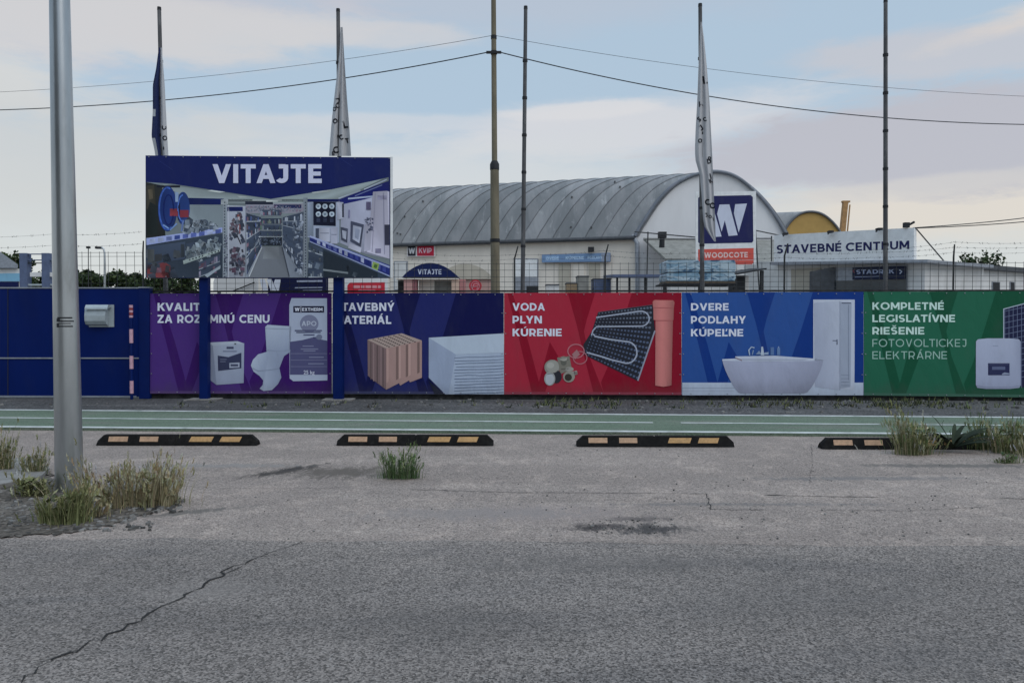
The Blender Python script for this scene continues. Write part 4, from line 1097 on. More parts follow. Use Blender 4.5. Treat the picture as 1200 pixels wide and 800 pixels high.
s.poly([(750, 240), (892, 246), (892, 430), (750, 405)], (150, 158, 176)); s.poly([(888, 240), (1108, 158), (1110, 210), (1000, 240), (900, 262)], (30, 36, 104)); s.poly([(900, 262), (1040, 214), (1112, 204), (1112, 500), (1005, 478), (895, 430)], (168, 170, 190))
s.poly([(760, 422), (1113, 575), (1113, 582), (750, 582)], (52, 62, 76))
s.poly([(550, 446), (640, 446), (674, 582), (494, 582)], (116, 120, 128)); s.poly([(565, 446), (625, 446), (630, 500), (555, 500)], (130, 134, 140))
s.L(3)
s.poly([(330, 198), (390, 206), (365, 210), (310, 202)], (186, 192, 190)); s.poly([(440, 222), (500, 230), (455, 232)], (180, 186, 184)); s.poly([(770, 208), (855, 196), (850, 206), (780, 214)], (186, 192, 190)); s.rect(510, 240, 640, 246, (170, 176, 178)); s.rect(570, 244, 622, 250, (196, 200, 200))
s.line([(888, 236), (985, 200)], 6, (178, 186, 200)); s.line([(1000, 196), (1100, 152)], 5, (176, 184, 200)); s.line([(930, 236), (1040, 226)], 7, (170, 180, 205)); s.line([(960, 224), (1080, 176)], 4, (110, 120, 160))
s.rect(90, 178, 192, 187, (34, 38, 50))
# hose reels
s.ell(137, 280, 42, 100, (34, 54, 112)); s.ell(205, 278, 30, 72, (42, 64, 122))
s.poly([(44, 180), (78, 176), (86, 260), (70, 300), (44, 280)], (64, 62, 54)); s.poly([(60, 250), (96, 270), (92, 390), (44, 396), (44, 300)], (36, 42, 42)); s.poly([(52, 196), (72, 192), (74, 236), (56, 240)], (92, 84, 70))
s.L(4)
s.line(arcpts(137, 280, 36, 92, 60, 290, 20), 7, (66, 98, 176)); s.line(arcpts(142, 285, 22, 66, 0, 360, 20), 6, (20, 36, 96)); s.line(arcpts(205, 278, 22, 58, 90, 270, 14), 6, (80, 112, 186)); s.line([(118, 350), (150, 372), (178, 345)], 7, (120, 150, 200)); s.poly([(170, 205), (186, 210), (184, 250), (172, 250)], (150, 172, 206))
s.rect(148, 280, 184, 312, (140, 60, 70)); s.rect(192, 286, 230, 318, (128, 54, 66)); s.rect(184, 255, 192, 330, (30, 32, 60)); s.line([(205, 330), (200, 380)], 8, (110, 130, 180))
s.clutter([(215, 340), (290, 336), (372, 358), (215, 388)], 36, [(176, 184, 190), (140, 150, 158), (70, 80, 92), (190, 196, 200), (44, 52, 62)], 14, 34, rnd, .8)
s.poly([(45, 410), (378, 362), (378, 384), (45, 440)], (150, 160, 204))
s.shelves([(220, 432), (370, 404), (370, 462), (220, 512)], 1, 9, [(150, 160, 160), (120, 132, 136), (170, 178, 180)], rnd, (150, 160, 164)); s.clutter([(222, 440), (366, 412), (360, 478), (225, 512)], 38, [(170, 180, 180), (130, 142, 144), (198, 204, 204), (176, 186, 186), (40, 46, 50)], 14, 34, rnd, .8)
s.poly([(48, 520), (110, 505), (150, 530), (148, 582), (48, 582)], (112, 56, 60)); s.poly([(48, 548), (90, 540), (120, 582), (48, 582)], (132, 66, 68)); s.clutter([(50, 520), (165, 520), (165, 575), (50, 578)], 5, [(112, 56, 60), (44, 40, 44), (104, 66, 68), (70, 56, 52), (30, 34, 40), (50, 48, 50)], 24, 60, rnd, .5)
s.shelves([(50, 446), (215, 425), (215, 500), (50, 528)], 1, 6, [(40, 44, 46), (66, 66, 62), (52, 50, 48), (84, 84, 80)], rnd, (60, 66, 72)); s.clutter([(60, 450), (200, 430), (200, 500), (60, 520)], 3, [(40, 44, 46), (66, 66, 62), (34, 38, 44), (84, 84, 80)], 20, 60, rnd, .5)
s.shelves([(275, 515), (368, 480), (368, 545), (275, 582)], 2, 7, [(120, 80, 94), (150, 140, 160), (86, 66, 88), (140, 92, 100)], rnd, (140, 148, 158)); s.clutter([(290, 530), (350, 510), (350, 560), (290, 575)], 6, [(120, 70, 90), (150, 140, 160), (80, 60, 84), (160, 90, 100), (50, 48, 60)], 6, 18, rnd, .5)
s.L(5); s.poly([(205, 508), (368, 458), (368, 468), (208, 524)], (160, 172, 170)); s.poly([(300, 572), (370, 528), (370, 540), (312, 582)], (150, 160, 170))
for k in range(9):
    x = 60 + k * 36; y = 410 - (x - 45) * .144; s.poly([(x, y + 6), (x + 24, y + 3), (x + 24, y + 20), (x, y + 24)], rnd.choice([(90, 104, 170), (170, 180, 214), (120, 132, 186), (60, 76, 140)]))
for k in range(11):
    x = 218 + k * 14; y = 506 - (x - 205) * .307; s.rect(x, y + 3, x + 6, y + 10, (60, 70, 76))
# uprights and panels
s.L(5)
s.rect(380, 238, 400, 582, (140, 148, 156)); s.rect(734, 232, 752, 582, (142, 150, 160)); s.poly([(398, 266), (480, 268), (478, 582), (398, 582)], (160, 164, 176))
s.L(6)
for k in range(26): s.rect(386, 250 + k * 13, 391, 256 + k * 13, (70, 78, 90)); s.rect(741, 250 + k * 13, 746, 256 + k * 13, (66, 74, 88))
s.rect(400, 272, 468, 291, (30, 40, 100)); s.rect(372, 240, 404, 262, (166, 172, 176))
TOOLS = [(60, 50, 56), (104, 68, 72), (44, 46, 56), (90, 84, 90), (124, 96, 94), (34, 34, 42), (150, 150, 160)]
s.clutter([(412, 305), (466, 305), (466, 420), (412, 420)], 14, TOOLS, 12, 30, rnd, .6); s.clutter([(408, 455), (470, 455), (470, 570), (408, 570)], 22, TOOLS + [(110, 60, 76)], 12, 32, rnd, .5); s.clutter([(384, 400), (400, 400), (400, 580), (384, 580)], 40, [(110, 100, 116), (170, 176, 186), (60, 60, 72)], 4, 10, rnd)
s.line([(440, 350), (444, 400), (460, 436)], 5, (40, 40, 50)); s.line([(455, 345), (455, 390)], 5, (120, 60, 60)); s.rect(444, 306, 456, 350, (176, 100, 92)); s.rect(446, 315, 454, 340, (190, 190, 196))
# aisle
s.L(5); s.poly([(480, 296), (552, 318), (552, 445), (545, 455), (494, 582), (480, 582)], (136, 142, 154)); s.poly([(736, 290), (642, 318), (640, 446), (674, 582), (736, 582)], (124, 130, 142))
s.L(6)
AIS = [(176, 182, 194), (104, 112, 126), (60, 68, 82), (190, 194, 204), (44, 50, 64), (140, 100, 110), (80, 96, 150)]
s.shelves([(484, 300), (550, 318), (549, 448), (486, 572)], 7, 9, AIS, rnd); s.shelves([(734, 296), (644, 318), (644, 446), (730, 578)], 7, 11, AIS[:5], rnd, (150, 156, 168)); s.L(7)
s.clutter([(690, 330), (732, 325), (732, 570), (690, 560)], 26, AIS[:5], 10, 24, rnd, .5); s.L(6)
for y in (285, 322, 350, 378): s.rect(543, y + 22, 640, y + 27, (190, 196, 200)); s.shelves([(545, y), (638, y), (638, y + 26), (545, y + 26)], 1, 15, [(140, 90, 108), (96, 118, 96), (60, 66, 80), (170, 176, 186), (120, 126, 104), (40, 46, 60)], rnd, (176, 182, 190))
s.rect(545, 405, 640, 442, (40, 46, 56)); s.clutter([(548, 408), (636, 408), (636, 438), (548, 438)], 26, [(60, 68, 80), (30, 34, 44), (90, 98, 110)], 5, 12, rnd, .1); s.clutter([(480, 268), (735, 268), (735, 292), (480, 292)], 60, [(170, 120, 140), (150, 156, 168), (120, 126, 140), (176, 176, 190)], 4, 10, rnd, .2)
s.poly([(480, 312), (520, 308), (532, 330), (480, 336)], (60, 84, 150)); s.line([(496, 578), (552, 448)], 5, (190, 194, 200)); s.line([(672, 578), (641, 448)], 4, (60, 64, 74)); s.poly([(482, 382), (545, 402), (545, 407), (482, 392)], (180, 186, 196)); s.poly([(482, 470), (540, 440), (540, 446), (482, 480)], (180, 186, 196)); s.rect(404, 264, 408, 582, (176, 180, 190))
# wall on the other side
s.L(5); s.rect(752, 255, 778, 400, (140, 150, 168)); s.poly([(778, 250), (876, 252), (876, 356), (778, 352)], (24, 28, 46)); s.poly([(882, 250), (910, 252), (910, 322), (882, 330)], (176, 178, 194)); s.rect(752, 238, 890, 250, (26, 36, 90))
s.L(6)
for x in (800, 829, 859):
    for y in (270, 304): s.ell(x, y, 12, 12, (176, 188, 200), 12); 
s.L(7)
for x in (800, 829, 859):
    for y in (270, 304): s.ell(x, y, 5, 5, (110, 124, 142), 8)
    s.rect(x - 8, 322, x + 8, 340, (50, 56, 76))
s.L(6); s.rect(804, 364, 850, 426, (182, 184, 200)); s.rect(853, 362, 884, 434, (172, 174, 192)); s.rect(788, 366, 802, 410, (70, 76, 94)); s.rect(808, 386, 846, 389, (120, 124, 146)); s.rect(857, 392, 880, 395, (120, 124, 146)); s.line([(908, 258), (908, 318)], 7, (40, 44, 60))
s.poly([(1040, 206), (1100, 202), (1110, 205), (1112, 500), (1012, 470), (1030, 300)], (190, 186, 204)); s.poly([(942, 334), (1000, 350), (986, 448), (940, 424)], (70, 74, 92)); s.poly([(898, 360), (930, 368), (926, 430), (900, 416)], (76, 80, 98)); s.poly([(935, 430), (990, 452), (985, 474), (930, 452)], (180, 180, 196)); s.poly([(1005, 350), (1035, 340), (1028, 460), (1000, 470)], (178, 176, 194))
s.L(7); s.poly([(952, 352), (990, 362), (980, 432), (950, 414)], (172, 176, 194)); s.poly([(904, 374), (924, 380), (921, 416), (906, 408)], (170, 174, 190)); s.poly([(962, 366), (982, 372), (976, 418), (960, 406)], (140, 146, 166)); s.line([(1086, 210), (1090, 480)], 4, (150, 148, 170)); s.line([(1050, 212), (1036, 470)], 3, (160, 156, 178)); s.rect(1010, 250, 1030, 285, (90, 84, 110)); s.clutter([(1008, 320), (1040, 315), (1040, 380), (1008, 385)], 14, [(90, 84, 110), (140, 134, 156), (60, 60, 84)], 5, 14, rnd); s.rect(1050, 455, 1075, 475, (120, 116, 140)); s.rect(1060, 222, 1100, 240, (150, 146, 170)); s.rect(932, 285, 938, 320, (120, 118, 150)); s.rect(1088, 350, 1112, 440, (60, 60, 78))
s.L(6); s.poly([(762, 398), (1113, 528), (1113, 576), (762, 424)], (44, 54, 128))
s.L(7); s.line([(762, 402), (1113, 537)], 8, (160, 168, 206)); s.line([(762, 424), (1113, 576)], 5, (150, 160, 196))
for k in range(14):
    x = 770 + k * 24; y = 406 + (x - 762) * .39; s.poly([(x, y), (x + 14, y + 5), (x + 14, y + 20 + k * .7), (x, y + 13 + k * .7)], rnd.choice([(170, 176, 204), (90, 100, 160), (60, 70, 140), (150, 156, 180), (34, 44, 110)]))
s.L(8); s.poly([(1040, 512), (1068, 522), (1060, 552), (1034, 540)], (150, 176, 96)); s.poly([(1046, 522), (1060, 527), (1055, 543), (1042, 537)], (80, 110, 60))
s.L(3); s.shelves([(756, 428), (818, 455), (818, 582), (756, 582)], 4, 5, [(160, 168, 174), (110, 120, 130), (170, 174, 180), (60, 68, 76)], rnd); s.clutter([(765, 450), (805, 480), (805, 570), (765, 570)], 4, [(160, 168, 174), (100, 110, 120), (180, 184, 188), (50, 58, 66)], 16, 40, rnd, .8); s.poly([(822, 462), (1060, 562), (1060, 582), (822, 582)], (44, 53, 64)); s.clutter([(830, 500), (1000, 560), (1000, 578), (830, 578)], 3, [(40, 46, 50), (64, 72, 76), (90, 98, 102)], 16, 50, rnd, .4); s.line([(820, 548), (930, 562)], 8, (130, 138, 144))
s.grad = 0
s.L(6); s.text('VITAJTE', 336, 168, 83, (206, 208, 232), .23, 815)
s.L(2); s.line([(100, 70), (160, 110)], 2, (44, 56, 118)); s.line([(900, 62), (950, 95)], 2, (44, 56, 118))
s.build('picture_sheet', bb)
eyelets(bb, BP, .02, [(175 + k * 20.1, 184.2 + k * .12) for k in range(15)] + [(175 + k * 20.1, 324.2) for k in range(15)])

# ------------------------------------------------------------------ flagpoles, utility pole, cables
def flagpole(pxt, pyt, pxb, Y, label, marks=6):
    a = atY(pxb, 342, Y); t = atY(pxt, pyt, Y); d = (t - a) / (t.z - a.z)
    b = a - d * a.z
    o = thing('flagpole', b, label, 'flagpole', 'flagpoles behind the banner fence')
    mb = MB(); mb.path([b, b.lerp(t, .5), t], [.047, .044, .038], 12); mb.build('shaft', M['pole'], o)
    mb = MB(); mb.tube(t, t + Vector((0, 0, .06)), .042, .038, 12); mb.build('cap', M['dark'], o)
    for k in range(marks):
        p = b.lerp(t, .38 + .58 * k / marks); mb = MB(); mb.tube(p, p + d * .05, .052, n=12); mb.build('clamp', M['dark'], o)
    return o
YF = 16.0
flagpole(186.6, 12, 194.5, YF + .3, 'flagpole with limp navy and white flag above the billboard edge')
flagpole(396.2, 14, 399, YF + .2, 'flagpole with limp white flag above the billboard')
flagpole(616, 11, 612.5, YF, 'bare flagpole beside the utility pole')
flagpole(820.5, 8, 823, YF, 'flagpole with white flag hanging in front of the square W sign')
flagpole(1037.8, 3, 1037.6, YF - .2, 'bare flagpole in front of the long white shop sign')
def flag(rows, Y, label, colfn, letters, depth=.06, folds=2.5, phase=0.0):
    """rows: (py, left px, right px)"""
    nU = 14
    def edge(py):
        for (a, b) in zip(rows, rows[1:]):
            if a[0] <= py <= b[0]:
                t = (py - a[0]) / (b[0] - a[0]); return a[1] + (b[1] - a[1]) * t, a[2] + (b[2] - a[2]) * t
        return rows[-1][1:]
    y0, y1 = rows[0][0], rows[-1][0]
    def surf(u, py):
        l, r = edge(py); w = min(1, (r - l) / 14)
        return atY(l + (r - l) * u, py, Y - .07 + depth * w * math.sin(u * folds * 2 * math.pi + phase + (py - y0) * .008))
    mb = MB(); nV = 30
    vs = [surf(i / nU, y0 + (y1 - y0) * j / nV) for j in range(nV + 1) for i in range(nU + 1)]
    for j in range(nV):
        for i in range(nU):
            k = j * (nU + 1) + i
            mb.add([vs[k], vs[k + 1], vs[k + nU + 2], vs[k + nU + 1]], [[0, 1, 2, 3]], colfn((i + .5) / nU, j / nV), True)
    for ch, u, py, sz, rot in letters:
        ps, w = lay(ch, .24)
        for p in ps:
            q = []
            for a, b in p:
                a, b = (a - w / 2), (b - .5)
                a, b = a * math.cos(rot) - b * math.sin(rot), a * math.sin(rot) + b * math.cos(rot)
                yy_ = py - b * sz; l, r = edge(yy_); uu = u + a * sz / max(r - l, 2)
                pt = surf(max(0.0, min(1, uu)), yy_); pt.y -= .006; q.append(pt)
            mb.add(q, [list(range(len(q)))], (.02, .022, .03, 1))
    import bmesh
    o = mb.build('flag', M['vcol'], origin=atY((rows[0][1] + rows[0][2]) / 2, y0, Y))
    bm = bmesh.new(); bm.from_mesh(o.data); bmesh.ops.remove_doubles(bm, verts=bm.verts, dist=.0005); bm.to_mesh(o.data); bm.free()
    return tag(o, label, 'flag', 'limp flags on the flagpoles')
fw = (.50, .50, .52, 1); fwd = (.36, .36, .39, 1); fn = (.02, .03, .10, 1)
flag([(56, 186, 189.5), (80, 183, 191.5), (100, 179, 193), (130, 179, 194.5), (160, 177.5, 196), (176, 181, 197), (183, 182, 197.5)], YF + .3, 'limp navy and white flag above the billboard edge',
     lambda u, v: (fn if u < .58 and not (.55 < v < .62 and u < .2) and not (v > .8 and u < .25) else fw), [('C', .82, 150, 6, 1.4), ('O', .85, 162, 6, 1.5), ('W', .3, 118, 6, 1.3), ('T', .8, 174, 5, 1.5)], .05, 2, .5)
flag([(32, 399, 401.5), (60, 398, 403), (90, 394.5, 405), (120, 391, 407), (150, 388, 409.5), (183, 385.5, 411.5)], YF + .2, 'limp white flag with black letters behind the billboard',
     lambda u, v: fw, [('D', .3, 118, 6, .4), ('C', .3, 124, 6, .2), ('O', .2, 142, 6, .4), ('L', .78, 146, 9, .2), ('C', .55, 161, 6, .3), ('C', .3, 176, 8, .3), ('T', .85, 165, 6, .2), ('O', .1, 128, 5, .3), ('E', .2, 180, 5, .1)], .045, 2.4, 1.0)
flag([(26, 821, 822.5), (45, 819.8, 825), (80, 818.5, 828.5), (120, 817, 831.5), (150, 815.2, 833), (178, 814.2, 834.5), (192, 815.5, 835), (203, 820, 835.5), (230, 822, 836.5), (255, 823.5, 838), (268, 826, 838.4), (276, 832, 838.5), (283, 837, 839)], YF, 'limp white flag with black letters beside the square W sign',
     lambda u, v: fw, [('L', .7, 94, 9, .1), ('C', .6, 140, 5, .3), ('J', .35, 150, 7, .6), ('P', .85, 186, 5, .2), ('O', .3, 165, 5, .2), ('D', .8, 189, 6, .2), ('V', .75, 207, 6, .5), ('K', .8, 212, 5, .3), ('C', .45, 237, 7, .1), ('O', .85, 241, 7, .1), ('J', .3, 252, 5, .2), ('O', .6, 254, 4, .2), ('I', .85, 257, 4, .2), ('S', .2, 140, 6, .5), ('A', .25, 122, 6, .4)], .035, 2.2, .3)

YU = 18.0
up_b = atY(580.5, 342, YU); up_t = atY(578, -60, YU)
d = (up_t - up_b) / (up_t.z - up_b.z); base = up_b - d * up_b.z
upo = thing('utility_pole', base, 'tall ochre concrete utility pole carrying the overhead cables', 'utility pole')
s1 = base + d * (atY(579, 195, YU).z); tz = up_t.z
mb = MB(); mb.path([base, base + d * 2, s1], [.112, .106, .098], 14); mb.build('lower_shaft', M['concpole'], upo)
mb = MB(); mb.path([s1, base + d * tz], [.064, .052], 14); mb.build('upper_shaft', M['concpole'], upo)
mb = MB(); mb.path([s1 - d * .08, s1 + d * .05, s1 + d * .12], [.106, .106, .07], 14); mb.build('collar', M['dark'], upo)
for py, rr in ((62, .072), (44, .066), (282, .112)):
    p = base + d * atY(579, py, YU).z; mb = MB(); mb.tube(p - d * .04, p + d * .04, rr, n=14); mb.build('band', M['dark'], upo)
p62 = base + d * atY(579, 63, YU).z; p43 = base + d * atY(579, 43, YU).z
mb = MB(); mb.box(p62 + Vector((0, -.08, 0)), (.34, .05, .05)); mb.build('bracket', M['dark'], upo)
def overhead(p0, pxs, Yend, r, label, n=60):
    """cable from the pole through photo points (px,py), depth changing linearly with x"""
    xe = pxs[-1][0]
    pts = [(p0, None)]
    mb = MB(); P = []
    # quadratic in px through p0 and two given points
    x0 = 600 + p0.x / p0.y * F
    def proj(p): 
        v = p - CAM; return 400 - F * v.dot(UPV) / v.dot(FWD)
    q0 = (x0, proj(p0)); q1, q2 = pxs
    def yq(x):
        return sum(yi * math.prod([(x - xj) / (xi - xj) for xj, _ in (q0, q1, q2) if xj != xi]) for xi, yi in (q0, q1, q2))
    for i in range(n + 1):
        x = x0 + (xe * 1.0 + (xe - x0) * .35 - x0) * i / n
        t = (x - x0) / (xe - x0)
        Y = p0.y + (Yend - p0.y) * t
        P.append(atY(x, yq(x), Y))
    P[0] = p0
    mb.path(P, r, 6, False)
    return tag(mb.build('cable', M['cable'], origin=p0), label, 'cable', 'overhead cables on the utility pole')
overhead(p62 + Vector((-.15, -.08, 0)), [(300, 106), (0, 129)], 23, .013, 'thick black overhead cable above the billboard')
overhead(p62 + Vector((.15, -.08, 0)), [(880, 120.5), (1200, 146)], 23, .013, 'thick black overhead cable above the curved roof hall')
overhead(p43 + Vector((-.06, -.05, 0)), [(300, 83), (0, 108)], 23, .005, 'thin overhead wire above the thick cable on the billboard side')
overhead(p43 + Vector((.06, -.05, 0)), [(880, 87), (1200, 113)], 23, .005, 'thin overhead wire above the thick cable on the hall side')

# ------------------------------------------------------------------ main hall
YH = 48.0
outl = [(744, 277.5), (749, 268), (753, 262), (761, 249.5), (772, 234.5), (787, 219.5), (804, 209.5), (821, 204), (840, 202), (859, 206.5), (876, 218), (893, 234.5), (908, 254), (920, 275), (923, 281)]
dvec = Vector((-.9586, .2848, 0))
LH = 28.0
hall = thing('hall', atY(834, 378, YH) * 1, 'large hall with grey curved metal roof and pale arched end', 'building')
hall.location.z = 0
HL = Vector(hall.location)
front = [atY(x, y, YH) for x, y in outl]
def catm(pts, k):
    out = []
    for i in range(len(pts) - 1):
        p0, p1, p2, p3 = pts[max(0, i - 1)], pts[i], pts[i + 1], pts[min(len(pts) - 1, i + 2)]
        for j in range(k):
            t = j / k
            out.append(.5 * ((2 * p1) + (p2 - p0) * t + (2 * p0 - 5 * p1 + 4 * p2 - p3) * t * t + (3 * p1 - p0 - 3 * p2 + p3) * t ** 3))
    out.append(pts[-1]); return out
fs = catm(front, 4)
mb = MB(); w1 = (1, 1, 1, 1)
nL = 27
rnd = random.Random(9)
for j in range(nL):
    a = dvec * (LH * j / nL - .25 * (j == 0)); b = dvec * (LH * (j + 1) / nL)
    sh = rnd.uniform(.86, 1.12)
    for i in range(len(fs) - 1):
        mb.add([fs[i] + a, fs[i + 1] + a, fs[i + 1] + b, fs[i] + b], [[0, 1, 2, 3]], (sh, sh, sh, 1), False)
    if j:
        mb.path([p + a + (p - HL - Vector((0, 0, 5))).normalized() * .004 for p in fs], .030, 5, False, (.66, .66, .68, 1))
# roof edge at the gable
mb.path([p + Vector((0, -.14, .02)) for p in fs], .11, 6, True, (.62, .66, .75, 1))
for k in range(11):
    i = rnd.randint(6, 26); a = dvec * rnd.uniform(1, 18); p = fs[i] + a
    mb.box(p + Vector((0, -.04, .04)), (.09, .09, .09), None, (.25, .25, .27, 1))
mb.build('roof', M['roof'], hall)
mb = MB(); fl = [p.copy() for p in fs]; pts = [Vector((fl[0].x + .25, YH, 0))] + [p + Vector((0, 0, -.02)) for p in fl] + [Vector((fl[-1].x - .1, YH, 0))]
mb.slab(pts, [p + Vector((0, .3, 0)) for p in pts]); mb.build('gable_wall', M['gable'], hall, recalc=True)
mb = MB(); ew = fs[0] + Vector((.3, .15, 0)); ez = ew.z - .05
wa = Vector((ew.x, ew.y, 0)); wb = wa + dvec * LH
up3 = Vector((0, 0, ez)); nin = Vector((.2848, .9586, 0)) * .3
mb.slab([wa, wb, wb + up3, wa + up3], [wa + nin, wb + nin, wb + up3 + nin, wa + up3 + nin]); mb.build('side_wall', M['cream'], hall, recalc=True)
WALLN = Vector((-.2848, -.9586, 0))
HP = Plane(0, 0); HP.b = dvec.y / dvec.x; HP.a = wa.y - HP.b * wa.x
mb = MB(); mb.path([fs[0] + Vector((0, 0, -.06)) + WALLN * .08, fs[0] + Vector((0, 0, -.06)) + WALLN * .08 + dvec * LH], .13, 8); mb.build('gutter', M['darkroof'], hall)
mb = MB(); mb.path([HP.p(741, 276, .2), HP.p(747.5, 285.5, .25), HP.p(747.5, 345, .25)], .14, 8); mb.build('downpipe', M['edge'], hall)
for x0, y0, x1, y1 in ((462, 306, 478, 340), (603, 303, 631, 330)):
    mb = MB(); mb.pxslab([(x0, y0), (x1, y0), (x1, y1), (x0, y1)], HP, .06, .1); f_ = mb.build('window_frame', M['edge'], hall, recalc=True)
    mb = MB(); mb.pxslab([(x0 + 1.2, y0 + 1.2), (x1 - 1.2, y0 + 1.2), (x1 - 1.2, y1 - 1), (x0 + 1.2, y1 - 1)], HP, .08, .06); mb.build('pane', M['whitewall'] if x0 < 500 else M['white'], f_, recalc=True)
for px in (655, 672, 690):
    mb = MB(); mb.pxslab([(px, 309), (px + 13, 309), (px + 13, 345), (px, 345)], HP, .06, .1); mb.build('door_panel', M['beige'] if px != 672 else M['cream'], hall, recalc=True)
mb = MB(); p = HP.p(694, 293, .4); mb.box(p, (.35, .25, .3)); mb.tube(p, p + Vector((.1, .5, -.1)), .06, n=6); mb.build('floodlight', M['dark'], hall)
# lean-to roof in front of the gable
ct = thing('lean_to', atY(790, 378, 45), 'low grey fibre cement lean-to roof against the hall end', 'shed'); ct.location.z = 0
mb = MB(); q = [atY(754, 278.5, 47.7), atY(816, 279.5, 47.7), atY(818, 304, 44), atY(780, 303, 44)]
mb.slab(q, [p + Vector((0, .05, -.15)) for p in q]); mb.build('roof', M['greybeige'], ct, recalc=True)
mb = MB(); q = [atY(884, 281, 47.7), atY(912, 281, 47.7), atY(912, 308, 44), atY(884, 308, 44)]; mb.slab(q, [p + Vector((0, .05, -.15)) for p in q]); mb.build('roof', M['greybeige'], ct, recalc=True)
mb = MB(); q = [atY(784, 304, 44.3), atY(912, 308, 44.3), atY(912, 360, 44.3), atY(784, 360, 44.3)]
for v in q[2:]: v.z = 0
mb.slab(q, [p + Vector((0, .2, 0)) for p in q]); mb.build('wall', M['whitewall'], ct, recalc=True)
mb = MB(); q = atY(776, 277.5, 44.5); mb.tube(atY(775.5, 290, 44.5), q, .16, .14, 8); mb.box(q + Vector((0, 0, .1)), (.45, .3, .35)); mb.build('vent_pipe', M['dark'], ct)

# signs on the hall wall
sg = thing('sign', HP.p(494, 300, .1), 'small black and red KVIP sign high on the cream hall wall', 'sign')
s = Sheet(HP, .16, 460, 270, 7.5)
s.L(0).rect(136, 122, 380, 232, (200, 196, 196)); s.L(1); s.rect(144, 136, 212, 226, (38, 38, 48)); s.rect(224, 132, 372, 226, (176, 38, 62)); s.L(2); s.text('W', 150, 206, 50, (196, 196, 200), .26, 206); s.text('KVIP', 240, 200, 44, (206, 180, 190), .2, 352)
mb = MB(); mb.pxslab([(478, 286.2), (510.8, 286.2), (510.8, 301), (478, 301)], HP, .155, .08); mb.build('panel', M['white'], sg, recalc=True); s.build('face', sg, 'board')
sg = thing('sign', HP.p(676, 303, .1), 'long faded blue shop sign above the hall doors', 'sign')
s = Sheet(HP, .26, 600, 270, 7.5)
s.L(0).poly([(272, 215), (870, 200), (870, 276), (272, 284)], (112, 138, 172)); s.L(1); s.poly([(300, 226), (420, 222), (420, 268), (300, 272)], (128, 156, 190)); s.poly([(790, 206), (865, 204), (865, 270), (790, 272)], (140, 148, 164)); s.L(2); s.text('DVERE', 312, 262, 26, (176, 200, 222), .2, 420, -.012); s.text('KÚPEĽNE', 480, 258, 26, (176, 200, 222), .2, 640, -.012); s.text('PODLAHY', 672, 255, 26, (176, 200, 222), .2, 800, -.012)
mb = MB(); mb.pxslab([(636.2, 298.6), (716, 296.6), (716, 306.9), (636.2, 307.9)], HP, .255, .12); mb.build('panel', M['bluegrey'], sg, recalc=True); s.build('face', sg, 'board')

# ------------------------------------------------------------------ entrance arch and things in the yard
def ypl(Y): return Plane(Y, 0.0)
EP = ypl(30)
ea = thing('entrance_arch', EP.p(505, 378), 'navy curved VITAJTE entrance canopy on pinkish columns before the hall', 'entrance'); ea.location.z = 0
arch = [(471, 325)] + [(471 + 66 * i / 16, 325 - 17 * math.sin(math.pi * i / 16) ** .8) for i in range(1, 16)] + [(537, 325)]
mb = MB(); mb.pxslab(arch, EP, 0, 1.6, lin(24, 34, 76, KP)); mb.build('canopy', M['vcol'], ea, recalc=True)
s = Sheet(EP, .01, 460, 270, 7.5); s.L(1); s.text('VITAJTE', 222, 386, 44, (186, 192, 212), .2, 430); s.build('lettering', ea, 'board')
mb = MB(); mb.pxslab([(464, 326), (537, 326), (537, 327.2), (464, 327.2)], EP, .02, 1.2); mb.build('lintel', M['cream'], ea, recalc=True)
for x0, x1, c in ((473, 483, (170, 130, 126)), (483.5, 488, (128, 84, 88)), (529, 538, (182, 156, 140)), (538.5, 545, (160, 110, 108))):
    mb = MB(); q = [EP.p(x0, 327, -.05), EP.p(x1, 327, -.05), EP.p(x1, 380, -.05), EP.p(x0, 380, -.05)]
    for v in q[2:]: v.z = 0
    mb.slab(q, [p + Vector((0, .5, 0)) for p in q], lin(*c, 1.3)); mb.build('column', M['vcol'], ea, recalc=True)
for x0, x1, m_ in ((489, 507, 'cream'), (507.5, 529, 'greybeige'), (464, 472, 'dark')):
    mb = MB(); q = [EP.p(x0, 328, -.5), EP.p(x1, 328, -.5), EP.p(x1, 380, -.5), EP.p(x0, 380, -.5)]
    for v in q[2:]: v.z = 0
    mb.slab(q, [p + Vector((0, .1, 0)) for p in q]); mb.build('door', M[m_], ea, recalc=True)
# beige arch behind
kp = ypl(34)
kk = thing('arched_shelter', kp.p(545, 378), 'beige arched shelter behind the navy entrance canopy', 'shelter'); kk.location.z = 0
arch = [(512, 327)] + [(512 + 66 * i / 16, 327 - 18 * math.sin(math.pi * i / 16) ** .7) for i in range(1, 16)] + [(578, 327)]
mb = MB(); mb.pxslab(arch, kp, 0, 2.5); mb.build('roof', M['beige'], kk, recalc=True)
mb = MB(); q = [kp.p(514, 327.5, -.1), kp.p(576, 327.5, -.1), kp.p(576, 380, -.1), kp.p(514, 380, -.1)]
for v in q[2:]: v.z = 0
mb.slab(q, [p + Vector((0, 2.2, 0)) for p in q], lin(165, 135, 128, 1.3)); mb.build('wall', M['vcol'], kk, recalc=True)
rp = ypl(29.2)
rs = thing('round_sign', rp.p(557, 378), 'round red sign with a pale pictogram beside the entrance canopy', 'sign'); rs.location.z = 0
mb = MB(); mb.tube(rp.p(557, 335), rp.p(557, 335) + Vector((0, .05, 0)), .235, n=28, col=lin(176, 58, 68, KP), smooth=False); mb.build('disc', M['vcol'], rs)
mb = MB(); q = rp.p(557, 335) + Vector((0, .1, 0)); mb.tube((q.x, q.y, 0), q, .03, n=8); mb.build('pole', M['edge'], rs)
